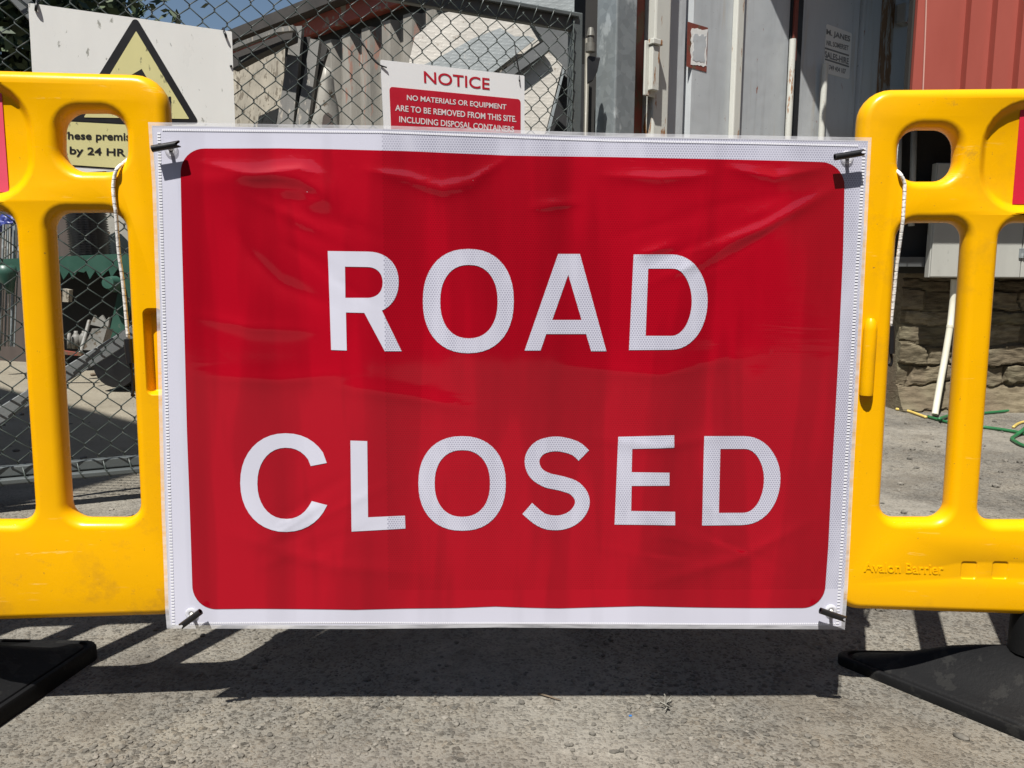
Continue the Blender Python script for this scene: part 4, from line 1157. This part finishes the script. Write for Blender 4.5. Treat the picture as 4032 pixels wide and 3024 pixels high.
# stone wall: real relief
SWY = 4.35
mb = MB()
sx0 = 2.155
nx, nz = 230, 110
WID, HT = 2.6, 0.80
wr_ = random.Random(17)
zs_ = [0.0]
while zs_[-1] < HT + 0.1: zs_.append(zs_[-1] + wr_.choice([0.06, 0.085, 0.11, 0.15]))
rows_ = []
for _ in zs_:
    xs_w = [sx0 - 0.1 - wr_.uniform(0, 0.2)]
    while xs_w[-1] < sx0 + WID + 0.3: xs_w.append(xs_w[-1] + wr_.uniform(0.13, 0.42))
    rows_.append((xs_w, [(wr_.uniform(-0.012, 0.016), wr_.uniform(0.0, 1.0)) for _x in xs_w]))
rg = []; tones = []
for j in range(nz + 1):
    row = []
    for i in range(nx + 1):
        x = sx0 + WID * i / nx; z = HT * j / nz
        xx = x + 0.05 * noise.noise(Vector((x * 5, 1, z * 7))); zz = z + 0.045 * noise.noise(Vector((x * 3.2, 8, z * 4))) + 0.012 * noise.noise(Vector((x * 18, 8, z * 20)))
        r_i = max(k for k in range(len(zs_)) if zs_[k] <= max(zz, 0))
        xs_w, inf = rows_[r_i]
        c_i = max(k for k in range(len(xs_w)) if xs_w[k] <= xx)
        ez = min(zz - zs_[r_i], zs_[min(r_i + 1, len(zs_) - 1)] - zz); ex_ = min(xx - xs_w[c_i], (xs_w[c_i + 1] if c_i + 1 < len(xs_w) else xx + 1) - xx)
        e_ = max(0.0, min(1.0, min(ez, ex_) / 0.011))
        sm_ = e_ * e_ * (3 - 2 * e_)
        d = 0.017 * sm_ + inf[c_i][0] * sm_ + 0.010 * noise.noise(Vector((x * 7, 3, z * 16))) + 0.006 * noise.noise(Vector((x * 22, 7, z * 44)))
        slope = 0.10 * max(0.0, 1 - z / 0.16) ** 1.5
        row.append(Vector((x, SWY + 0.05 - d - slope, z)))
        tones.append(inf[c_i][1] if sm_ > 0.25 else -0.1)
    rg.append(row)
mb.rings(rg, closed=False)
rg2 = [[Vector((p.x, SWY + 0.2, p.z)) for p in r_] for r_ in (rg[0], rg[-1])]
mb.rings([rg[-1], rg2[1]], closed=False); mb.rings([rg2[1], rg2[0]], closed=False)
mb.rings([[r_[0] for r_ in rg], [Vector((sx0, SWY + 0.2, r_[0].z)) for r_ in rg]], closed=False)
sw = mb.build('stone_wall', M['rubble'])
at_ = sw.data.attributes.new('tone', 'FLOAT', 'POINT')
for k_, v_ in enumerate(tones): at_.data[k_].value = v_
tag(sw, 'rough brown rubble stone wall under the red building', 'wall')

# electrical cabinet
CBP = Plane((0, 4.19, 0), (1, 0, 0))
c0 = CBP.loc(3657, 1093); c1 = CBP.loc(3668, 640); cx_split = CBP.loc(4020, 1000)[0]
cab = thing('electrical_cabinet', (c0[0] + 0.4, 4.26, c0[1]), 'pale grey metal cabinet fixed to the stone wall', 'cabinet')
mb = MB(); mb.slab(CBP, c0[0], c0[0] + 0.95, c0[1], c1[1], -0.05, -0.004); mb.build('case', M['cabinet'], cab, bevel=0.004)
for py in (1030, 760):
    bz = CBP.loc(3657, py)[1]
    mb = MB(); mb.slab(CBP, c0[0] - 0.16, c0[0] + 1.1, bz - 0.025, bz + 0.025, -0.13, -0.052); mb.build('mounting_rail', M['steel_grey'], cab)
mb = MB(); mb.slab(CBP, c0[0] + 0.004, cx_split - 0.002, c0[1] + 0.004, c1[1] - 0.004, -0.004, 0.008); mb.build('door', M['cabinet'], cab, bevel=0.003)
mb = MB(); mb.slab(CBP, cx_split + 0.002, c0[0] + 0.946, c0[1] + 0.004, c1[1] - 0.004, -0.004, 0.008); mb.build('door', M['cabinet'], cab, bevel=0.003)
l0 = CBP.loc(4006, 1017); l1 = CBP.loc(4034, 978)
mb = MB(); mb.slab(CBP, l0[0], l0[0] + 0.026, l0[1], l1[1], 0.008, 0.016); mb.slab(CBP, l0[0] + 0.02, l0[0] + 0.045, l0[1] + 0.012, l1[1] - 0.012, 0.008, 0.024)
mb.build('latch', M['galv'], cab, bevel=0.002)
# white waste pipe
mb = MB(); mb.tube(smooth_path([on_y(3757, 1100, 4.24), on_y(3752, 1180, 4.24), on_y(3745, 1250, 4.22), on_y(3741, 1285, 4.20)], 4), 0.0165, 14)
p1 = mb
root = thing('waste_pipe', on_z(3680, 1632), 'white plastic pipe leaning from the cabinet to the ground', 'pipe')
mb.tube(smooth_path([on_y(3741, 1284, 4.20), on_y(3722, 1400, 4.17), on_y(3700, 1520, 4.12), on_y(3681, 1632, 4.06)], 4), 0.0165, 14)
mb.build('tube', M['pvc'], root, smooth=True, angle=50)
mb = MB(); mb.tube([on_y(3742, 1280, 4.20), on_y(3740.5, 1290, 4.199)], 0.0185, 14); mb.build('collar', M['pvc'], root, smooth=True, angle=50)
# hoses on the ground
def hose(pts, r, mt, name, label, cat):
    mb = MB(); mb.tube(smooth_path([on_z(x, y, r * (1 + o)) for x, y, o in pts], 6), r, 8)
    return tag(mb.build(name, mt, smooth=True), label, cat)
hose([(3655, 1641, 0), (3700, 1654, 0), (3739, 1664, 0), (3800, 1672, 0.5), (3866, 1681, 0), (3940, 1691, 0), (3996, 1700, 0), (4060, 1712, 0), (4200, 1715, 0), (4330, 1690, 0), (4250, 1640, 0), (4120, 1612, 0), (4032, 1611, 0), (3950, 1620, 0), (3870, 1627, 0), (3790, 1631, 0), (3739, 1636, 0.5), (3697, 1650, 2)], 0.0085, M['hose_green'], 'garden_hose', 'long green hose looped on the ground before the stone wall', 'hose')
hose([(4160, 1650, 0), (4060, 1668, 0), (4032, 1690, 2), (4000, 1715, 0), (3985, 1727, 0), (4000, 1740, 0), (4034, 1756, 0), (4120, 1775, 0)], 0.0085, M['hose_green'], 'garden_hose', 'short green hose with a sharp kink, nearest the right barrier', 'hose')
hose([(3528, 1611, 0), (3560, 1615, 0), (3587, 1622, 0), (3615, 1632, 0), (3646, 1643, 0)], 0.008, M['hose_yellow'], 'cut_hose', 'piece of yellow hose on the ground by the container corner', 'hose')
hose([(3990, 1682, 0), (4010, 1668, 0), (4040, 1660, 0), (4080, 1660, 0)], 0.007, M['hose_yellow'], 'cut_hose', 'piece of yellow hose lying over the green hose at the right', 'hose')

# ------------------------------------------------------------------ old corrugated container behind the gate
OD = Vector((0.748, -0.664, 0)).normalized()      # from far left to near right
OP = Plane((-0.605, 5.0, 0), OD)
old = thing('corrugated_container', OP.pt(-1.5, 0, -1.0), 'old container with faded corrugated side and dark roof edge behind the gate', 'container')
la = OP.loc(954, 150); ra = OP.loc(1316, 0)
top = ra[1]; aL, aR = -4.2, 0.75
mb = MB(); corrugated(mb, OP, aL, aR, 0.12, top - 0.24, 0.205, 0.055, 0.40); mb.build('side_sheet', M['old_clad'], old)
mb = MB(); mb.slab(OP, aL, aR, top - 0.17, top - 0.06, -0.06, 0.012); mb.build('top_rail', M['faded_red'], old, bevel=0.004)
mb = MB(); mb.slab(OP, aL - 0.05, aR + 0.05, top - 0.06, top + 0.02, -2.4, 0.10); mb.build('roof', M['roof_edge'], old)
mb = MB(); mb.slab(OP, aL, aR, 0.1, top - 0.07, -2.3, -0.062); mb.build('body', M['dark_void'], old)
mb = MB(); mb.slab(OP, aL, aR, 0.0, 0.14, -0.06, 0.012); mb.build('bottom_rail', M['faded_red'], old)

# ------------------------------------------------------------------ scrap stacked between gate and containers
def f3(x, y): return (1400 + x * 0.45208, y * 0.45208)
def f2(x, y): return (900 + x * 0.36166, y * 0.36166)
def sheet(name, Y, yaw, tilt, pts, th, mt, label, cat, group=None, f=None):
    ex = Vector((math.cos(R(yaw)), math.sin(R(yaw)), 0)); ez = Vector((0, math.sin(R(tilt)), math.cos(R(tilt))))
    c_ = [(f(*p) if f else p) for p in pts]
    mx = sum(p[0] for p in c_) / len(c_); my = sum(p[1] for p in c_) / len(c_)
    pl = Plane(on_y(mx, my, Y), ex, ez)
    q = [pl.loc(*p) for p in c_]
    ar = sum(q[i - 1][0] * q[i][1] - q[i][0] * q[i - 1][1] for i in range(len(q)))
    if ar < 0: q = q[::-1]
    mb = MB(); mb.prism(pl, q, -th, 0)
    o = mb.build(name, mt)
    return tag(o, label, cat, group)
PG = 'tread plates leaning behind the gate'
sheet('tread_plate', 3.95, 12, 12, [(960, 60), (1470, 145), (1632, 370), (1265, 628), (1200, 1000), (430, 1000), (470, 520), (510, 300), (730, 110)], 0.008, M['plate_tan'], 'large tan tread plate with clipped corners behind the NOTICE board', 'metal sheet', PG, f3)
sheet('tread_plate', 3.90, 12, 12, [(1420, 640), (1668, 455), (1790, 575), (1660, 1200), (1350, 1200)], 0.008, M['plate_tan'], 'tan tread plate with bright edge, beside the NOTICE board and the black gap', 'metal sheet', PG, f3)
sheet('tread_plate', 4.2, 8, 8, [(700, -260), (1905, -260), (1905, 330), (1400, 330), (1000, 60), (780, 10)], 0.008, M['plate_blue'], 'pale grey tread plate showing above the top rail of the gate', 'metal sheet', PG, f3)
sheet('folded_flap', 3.91, 12, 12, [(560, 560), (700, 500), (1020, 330), (1250, 250), (1380, 330), (1500, 330), (1560, 360), (1200, 640), (1000, 700), (600, 700)], 0.006, M['plate_blue'], 'bluish folded strip of tread plate across the large tan plate', 'metal sheet', None, f3)
sheet('angle_bar', 3.86, 12, 12, [(1632, 368), (1690, 440), (1320, 690), (1240, 640)], 0.03, M['steel_grey'], 'dark grey steel bar between the two tan plates', 'metal bar', None, f3)
sheet('steel_sheet', 4.02, 4, 6, [(1500, 130), (1910, 190), (1915, 730), (1800, 640), (1660, 400)], 0.01, M['steel_grey'], 'dark grey steel sheet between the tan plates and the gate post', 'metal sheet', None, f3)
sheet('steel_strip', 3.84, 12, 12, [(1800, 585), (1812, 600), (1690, 1200), (1664, 1200)], 0.012, M['galv'], 'shiny thin steel strip along the edge of a tan plate', 'metal bar', None, f3)
sheet('black_panel', 4.10, 0, 0, [(1680, 560), (2150, 560), (2150, 1400), (1600, 1400)], 0.02, M['gasket'], 'black panel in the gap beside the gate post', 'panel', None, f3)
sheet('stained_sheet', 4.5, -18, 10, [(40, 740), (640, 500), (560, 1500), (40, 1500)], 0.01, M['scrap_tan'], 'stained tan sheet leaning behind the wire, right of the warning sign', 'metal sheet', None, f2)
sheet('steel_channel', 4.3, 0, 6, [(690, 290), (800, 280), (690, 1500), (500, 1500)], 0.05, M['channel_grey'], 'leaning grey steel channel, leftmost of the leaning posts', 'metal bar', 'leaning posts behind the gate', f2)
sheet('steel_channel', 4.36, 0, 6, [(800, 400), (890, 400), (740, 1500), (660, 1500)], 0.03, M['dark_void'], 'dark leaning post between two lighter leaning posts', 'metal bar', 'leaning posts behind the gate', f2)
sheet('steel_channel', 4.3, 0, 6, [(890, 420), (990, 440), (840, 1500), (700, 1500)], 0.05, M['channel_grey'], 'weathered leaning post nearest the white torn sack', 'metal bar', 'leaning posts behind the gate', f2)
sheet('dark_post', 4.4, 0, 6, [(990, 420), (1080, 520), (960, 900), (870, 1500), (820, 1500), (940, 800)], 0.04, M['dark_void'], 'black leaning post behind the white torn sack', 'metal bar', None, f2)
sheet('long_beam', 4.25, -14, 0, [(30, 590), (300, 480), (700, 330), (690, 430), (330, 590), (30, 750)], 0.06, M['roof_edge'], 'dark dirty beam lying across the leaning posts', 'beam', None, f2)
sheet('pale_batten', 4.18, -14, 0, [(30, 490), (520, 300), (700, 270), (720, 330), (520, 350), (30, 540)], 0.03, M['channel_grey'], 'pale batten on top of the dark dirty beam', 'beam', None, f2)
# torn sack: a small crumpled bag
mb = MB()
c_ = on_y(*f2(1030, 1090), 4.2)
rg = []
for j in range(11):
    v = j / 10; zz = 0.15 - 0.55 * v
    rr = 0.018 + 0.065 * math.sin(min(1, v * 1.3) * math.pi / 2)
    rg.append([c_ + Vector((rr * math.cos(a) * (1 + 0.25 * noise.noise(Vector((a, v * 4, 2)))) - 0.05 * v + 0.03, 0.06 * math.sin(a), zz)) for a in [2 * math.pi * k / 18 for k in range(18)]])
mb.rings(rg); mb.f.append(tuple(range(18)))
sk = thing('torn_sack', c_ - Vector((0, 0, 0.36)), 'white torn sack standing among the leaning posts', 'sack')
mb.build('bag', M['scrap_light'], sk, smooth=True)
mb = MB(); PKs = Plane(c_ + Vector((0.02, -0.085, -0.1)), (1, 0, 0))
mb.prism(PKs, rounded([(-0.05, -0.35), (0.055, -0.35), (0.045, 0.02), (0.0, 0.02)], 0.03, 0, 5), -0.01, 0.004); mb.build('opening', M['brown_board'], sk)

# ------------------------------------------------------------------ yard clutter seen through the left barrier
def f0(x, y): return (x * 0.25316, 820 + y * 0.25316)
def f1(x, y): return (x * 0.25316, 1240 + y * 0.25316)
sheet('timber_board', 6.6, -20, 0, [(-250, -700), (1300, -700), (1300, 2440), (-250, 2440)], 0.03, M['brown_board'], 'dark brown timber boarding at the back of the yard', 'boarding', None, f0)  # reaches to the ground so its dark colour stands in for shade there
sheet('white_panel', 6.3, -10, 0, [(1600, -300), (2600, -300), (2600, 800), (1700, 800), (1600, 500)], 0.05, M['scrap_light'], 'pale panel standing behind the green toothed hopper', 'panel', None, f0)
mb = MB()
p_a, p_b = on_y(*f0(1300, -260), 6.05), on_y(*f0(1420, 800), 6.05)
nn = 56
mb.tube([p_a + (p_b - p_a) * (k / nn) for k in range(nn + 1)], 0.145, 18, taper=[1.0 if k % 2 else 0.88 for k in range(nn + 1)])
tag(mb.build('ribbed_duct', M['black_plastic'], smooth=True), 'fat black ribbed duct rising behind the green hopper', 'duct')
# green hopper: toothed front plate on legs
GPl = Plane(on_y(*f0(1400, 900), 5.75), (1, 0.12, 0))
hop = thing('toothed_hopper', Vector((GPl.p0.x, GPl.p0.y + 0.2, 0)), 'green steel hopper with a toothed lower edge, in the yard', 'machine')
edge = []
topL, topR = GPl.loc(*f0(-200, 800)), GPl.loc(*f0(2500, 680))
xs_ = [(-200, 960), (60, 960), (300, 970), (360, 1090), (480, 970), (540, 1090), (640, 960), (800, 970), (930, 980), (985, 1110), (1075, 990), (1130, 1100), (1200, 980), (1300, 1000), (1340, 970), (1395, 1100), (1480, 970), (1560, 1085), (1650, 990), (1690, 960), (1730, 1080), (1830, 940), (1900, 1050), (2050, 960), (2150, 1060), (2500, 950)]
mb = MB(); mb.prism(GPl, [topL] + [GPl.loc(*f0(*p)) for p in xs_] + [topR], -0.012, 0.0); mb.build('toothed_plate', M['machine_green'], hop)
mb = MB(); mb.box(GPl.pt((topL[0] + topR[0]) / 2, topL[1] - 0.02, -0.4), GPl.ex * ((topR[0] - topL[0]) / 2), GPl.n * 0.38, (0, 0, 0.015)); mb.build('cover', M['machine_green'], hop)
mb = MB(); mb.box(GPl.pt((topL[0] + topR[0]) / 2, topL[1] - 0.42, -0.5), GPl.ex * ((topR[0] - topL[0]) / 2), GPl.n * 0.02, (0, 0, 0.40)); mb.build('back_plate', M['gasket'], hop)
for px in (1900, 60):
    q = [GPl.loc(*f0(px, 1000)), GPl.loc(*f0(px + 260, 1000)), GPl.loc(*f1(px - 60, 640)), GPl.loc(*f1(px - 260, 560))]
    mb = MB(); mb.prism(GPl, q if px > 1000 else [GPl.loc(*f0(-120, 1000)), GPl.loc(*f0(-20, 1000)), GPl.loc(*f1(-20, 560)), GPl.loc(*f1(-120, 560))], -0.03, 0.0)
    mb.build('leg', M['machine_green'], hop)
mb = MB()
c_ = GPl.pt(*GPl.loc(*f0(1800, 1180)), 0.02)
mb.tube([c_, c_ + Vector((0, -0.1, 0.01))], 0.06, 14, taper=[1, 0.7]); mb.build('spout', M['machine_green'], hop, smooth=True, angle=40)
# green funnel at far left
mb = MB(); c_ = on_y(*f0(100, 1030), 5.4)
mb.tube([c_ + Vector((0, 0, 0.06)), c_, c_ + Vector((0.01, 0, -0.07)), c_ + Vector((0.015, 0, -0.13))], 0.062, 18, taper=[1.0, 1.0, 0.6, 0.25], cap=False)
fu = mb.build('funnel', M['machine_green'], smooth=True, angle=40); tag(fu, 'green metal funnel among thin steel strips', 'funnel')
so_ = fu.modifiers.new('thickness', 'SOLIDIFY'); so_.thickness = 0.006
# bundle of steel strips, each its own
rnd = random.Random(5)
strip_src = None
for k in range(7):
    x0 = 20 + k * 42 + rnd.uniform(-8, 8); wd = rnd.choice([14, 18, 26, 40])
    o = sheet('steel_strip', 5.7 + 0.03 * k, rnd.uniform(-20, 20), 4, [f0(x0, 250), f0(x0 + wd, 250), f0(x0 + wd - 40, 2150), f0(x0 - 40, 2150)], 0.012, M['scrap_light'] if k % 2 else M['galv'], 'thin steel strip standing in the bundle under the blue sheet', 'metal bar', 'steel strips bundled under the blue sheet')
mb = MB()
c_ = on_y(*f0(150, 270), 6.0)
bm = bmesh.new(); bmesh.ops.create_icosphere(bm, subdivisions=4, radius=1.0)
mb.add([c_ + Vector((v.co.x * 0.10, v.co.y * 0.05, v.co.z * 0.065)) + v.co * (0.045 * noise.noise(v.co * 2.6) + 0.02 * noise.noise(v.co * 7)) for v in bm.verts], [tuple(v.index for v in f.verts) for f in bm.faces]); bm.free()
tag(mb.build('plastic_sheet', M['blue_tarp'], smooth=True), 'crumpled blue plastic sheet on the steel strips', 'sheet')
# lower clutter
sheet('zigzag_plate', 5.35, 0, 8, [f1(1400, 150), f1(1470, 0), f1(1510, 70), f1(1590, 0), f1(1640, 90), f1(1700, 30), f1(1680, 210)], 0.02, M['yard_grey'], 'grey offcut with a zigzag top edge', 'metal sheet')
sheet('concrete_block', 5.3, 8, 6, [f1(1430, 210), f1(1660, 210), f1(1600, 420), f1(1560, 560), f1(1290, 540)], 0.12, M['yard_grey'], 'pale block below the zigzag offcut', 'block')
mb = MB(); mb.tube([on_y(*f1(1390, 90), 5.2), on_y(*f1(1250, 590), 5.05)], 0.012, 10)
tag(mb.build('leaning_pipe', M['yard_grey'], smooth=True, angle=50), 'thin pale pipe leaning on the pale block', 'pipe')
for (xa, ya, xb, yb, r_, nm) in ((1180, 250, 1190, 520, 0.030, 'pale plastic bottle left of the leaning pipe'), (1300, 250, 1290, 480, 0.026, 'pale plastic bottle behind the leaning pipe')):
    mb = MB(); p, q = on_y(*f1(xa, ya), 5.45), on_y(*f1(xb, yb), 5.45)
    mb.tube([p, p + (q - p) * 0.12, p + (q - p) * 0.25, p + (q - p) * 0.35, q], r_, 14, taper=[0.4, 0.42, 0.75, 1, 1])
    tag(mb.build('plastic_bottle', M['yard_grey'], smooth=True), nm, 'bottle', 'bottles below the hopper')
mb = MB(); mb.tube([on_y(*f1(1075, 280), 5.4), on_y(*f1(1070, 520), 5.4)], 0.012, 8)
tag(mb.build('short_rod', M['yard_grey'], smooth=True), 'short upright rod left of the bottles', 'rod')
sheet('box_lid', 5.5, 0, 0, [f0(975, 1250), f0(1075, 1270), f0(1060, 1460), f0(970, 1455)], 0.05, M['scrap_tan'], 'small tan box in the dark under the green hopper', 'box')
sheet('steel_angle', 5.2, 5, 0, [f1(700, 520), f1(1270, 600), f1(1260, 640), f1(700, 590)], 0.04, M['container_rust'], 'rusty red steel angle on the ground below the bottles', 'metal bar')
# black tub, lying on the concrete
mb = MB(); c_ = on_z(470, 1545)
mb.tube([c_ + Vector((-0.02, 0.0, 0.17)), c_ + Vector((0.0, 0.25, 0.17)), c_ + Vector((0.02, 0.5, 0.18))], 0.165, 22, taper=[0.85, 1.0, 1.0])
tag(mb.build('plastic_tub', M['black_plastic'], smooth=True, angle=40), 'black plastic tub lying on the concrete behind the gate', 'tub')
mb = MB(); mb.tube([on_z(360, 1475, 0.012), on_z(390, 1471, 0.012), on_z(412, 1467, 0.02)], 0.012, 8)
tag(mb.build('cut_branch', M['twig'], smooth=True), 'short stick on the concrete near the black tub', 'stick')

# ------------------------------------------------------------------ tree beyond the yard
def tree(x, y, h, r, seed, label):
    rn = random.Random(seed)
    root = thing('tree', (x, y, 0), label, 'tree')
    mb = MB()
    mb.tube([(x, y, 0), (x + 0.05, y, h * 0.35), (x - 0.05, y, h * 0.7), (x, y, h)], 0.22, 10, taper=[1.2, 0.9, 0.6, 0.2])
    for k in range(9):
        a = rn.uniform(0, 6.28); z0 = h * rn.uniform(0.35, 0.75)
        mb.tube([(x, y, z0), (x + math.cos(a) * r * 0.4, y + math.sin(a) * r * 0.4, z0 + r * 0.25), (x + math.cos(a) * r * 0.85, y + math.sin(a) * r * 0.85, z0 + r * 0.5)], 0.07, 6, taper=[1, 0.6, 0.2])
    mb.build('trunk', M['bark'], root, smooth=True)
    mb = MB()
    for cl_ in range(340):
        d = Vector((rn.gauss(0, 1), rn.gauss(0, 1), rn.gauss(0, 1))).normalized() * r * rn.uniform(0.35, 1.0) ** 0.6
        cc_ = Vector((x, y, h * 0.72)) + Vector((d.x, d.y, d.z * 1.15))
        cr = r * rn.uniform(0.14, 0.28)
        for i in range(95):
            p = cc_ + Vector((rn.gauss(0, 1), rn.gauss(0, 1), rn.gauss(0, 0.8))) * cr * 0.55
            u = Vector((rn.gauss(0, 1), rn.gauss(0, 1), rn.gauss(0, 1))).normalized(); v = u.orthogonal().normalized()
            s_ = rn.uniform(0.05, 0.14)
            mb.add([p - u * s_, p + v * s_ * 0.5, p + u * s_, p - v * s_ * 0.5], [(0, 1, 2, 3)])
    mb.build('crown', M['leaf'], root)
tree(-7.3, 9.6, 5.6, 2.75, 4, 'dark green leafy tree beyond the yard at the top left')

# unseen things added beside and behind the photographer for shade and reflections
mb = MB()
for k in range(1):
    d = Vector((-0.77, 0.64, 0)); n_ = Vector((-0.64, -0.77, 0))
    c_ = Vector((-3.28, 0.47, 0)) + n_ * 0.36 + d * 0.75
    mb.box(c_ + Vector((0, 0, 3.5)), d * 1.6, n_ * 0.36, (0, 0, 3.5))
tag(mb.build('shade_slab', M['brick']), 'added unseen brick slab left of the road, casting shade on the yard', 'wall')  # added out of view as caster of the shade wedge behind the gate
bh = thing('occluder_house', (5.6, -2.0, 0), 'added unseen brick house right of the road, blocking sky light', 'house')  # added out of view to block sky light and deepen the shadows
mb = MB(); mb.box((5.6, -2.0, 3.0), (2.2, 0, 0), (0, 4.2, 0), (0, 0, 3.0)); mb.build('wall', M['brick'], bh)
mb = MB(); mb.add([(3.2, -6.4, 6.0), (3.2, 2.4, 6.0), (5.6, 2.4, 7.6), (5.6, -6.4, 7.6), (8.0, -6.4, 6.0), (8.0, 2.4, 6.0)], [(0, 1, 2, 3), (3, 2, 5, 4), (0, 3, 4), (1, 5, 2), (0, 4, 5, 1)]); mb.build('roof', M['roof_edge'], bh)
rn = random.Random(21)
mb = MB()
for i in range(14000):
    x = rn.uniform(-14, 14); z = rn.uniform(0, 1) ** 0.8 * (3.9 + 1.2 * noise.noise(Vector((x * 0.5, 0, 0)))); y = -7.5 + rn.gauss(0, 0.35)
    u = Vector((rn.gauss(0, 1), rn.gauss(0, 1), rn.gauss(0, 1))).normalized(); v = u.orthogonal().normalized(); s_ = rn.uniform(0.08, 0.2)
    p = Vector((x, y, max(z, 0.05)))
    mb.add([p - u * s_, p + v * s_ * 0.6, p + u * s_, p - v * s_ * 0.6], [(0, 1, 2, 3)])
mb.box((0, -7.9, 1.6), (14, 0, 0), (0, 0.2, 0), (0, 0, 1.6))
tag(mb.build('hedge', M['leaf']), 'added unseen hedge behind the photographer, for dark reflections and less sky light', 'hedge')  # added out of view to darken the sign's reflections and the ambient light

# ------------------------------------------------------------------ loose bits on the ground
rn = random.Random(9)
def pebble(mb, p, s_):
    bm = bmesh.new(); bmesh.ops.create_icosphere(bm, subdivisions=1, radius=1)
    sx_, sy_, sz_ = s_ * rn.uniform(0.8, 1.4), s_ * rn.uniform(0.7, 1.2), s_ * rn.uniform(0.4, 0.8)
    o = rn.uniform(0, 6)
    mb.add([p + Vector((v.co.x * sx_ * math.cos(o) - v.co.y * sy_ * math.sin(o), v.co.x * sx_ * math.sin(o) + v.co.y * sy_ * math.cos(o), v.co.z * sz_ + sz_ * 0.4)) * 1.0 for v in bm.verts], [tuple(v.index for v in f.verts) for f in bm.faces])
    bm.free()
mb = MB()
for i in range(5200):
    y = 0.95 + abs(rn.gauss(0, 0.28)) if i < 4200 else rn.uniform(1.3, 4.2)
    x = rn.uniform(-0.62, 0.62) * y * 1.15
    dens = noise.noise(Vector((x * 3, y * 3, 0))) + 0.25 * x
    if dens < 0.0 and rn.random() < 0.75: continue
    if (x < -0.72 or x > 0.56) and 0.9 < y < 1.42: continue
    pebble(mb, Vector((x, y, -0.0005)), rn.choice([0.0012, 0.0014, 0.0018, 0.0022, 0.0026, 0.003, 0.0042, 0.0055]) * (1 if y < 1.6 else 2.5))
lg = mb.build('loose_gravel', M['stone_bits'], smooth=False)
tag(lg, 'loose grit and small stones on the concrete', 'gravel', kind='stuff')
for px, py, s_, lb in ((3785, 2905, 0.010, 'largest loose stone, on the concrete in front of the right barrier foot'), (3208, 2931, 0.0075, 'pale rounded stone on the concrete left of the largest stone')):
    mb = MB(); pebble(mb, on_z(px, py), s_)
    tag(mb.build('stone', M['stone_bits'], smooth=True), lb, 'stone')
mb = MB(); mb.tube([on_z(2118, 2730, 0.003), on_z(2160, 2742, 0.004), on_z(2208, 2757, 0.003)], 0.0016, 6, taper=[1, 1, 0.5])
tag(mb.build('twig', M['twig'], smooth=True), 'thin brown twig on the concrete below the road sign', 'twig')
mb = MB(); c_ = on_z(2482, 2818, 0.001); mb.box(c_, (0.0022, 0.0006, 0), (-0.0005, 0.0016, 0), (0, 0, 0.0006))
tag(mb.build('plastic_chip', flat('chip_blue', (0.03, 0.16, 0.45))), 'tiny blue plastic chip on the concrete near the dry sprig', 'litter')
mb = MB(); c_ = on_z(2620, 2790)
prev = c_
for k in range(9):
    p = c_ + Vector((rn.uniform(-0.008, 0.012), rn.uniform(-0.012, 0.024), rn.uniform(0.004, 0.012)))
    q = p + Vector((rn.uniform(-0.014, 0.014), rn.uniform(-0.014, 0.014), rn.uniform(-0.004, 0.008)))
    mb.tube([c_ + Vector((0, 0.004, 0.004)), p, q], 0.0011, 5)
tag(mb.build('dry_sprig', M['sprig'], smooth=True), 'pale dry curled sprig on the concrete', 'sprig')
def _prj(p):
    d = p - CAM; z = d.dot(FWD); return (CX + FOC * d.dot(RT) / z, CY - FOC * d.dot(UP) / z)
for ob in bpy.data.objects:
    if '_w' in ob: del ob['_w']
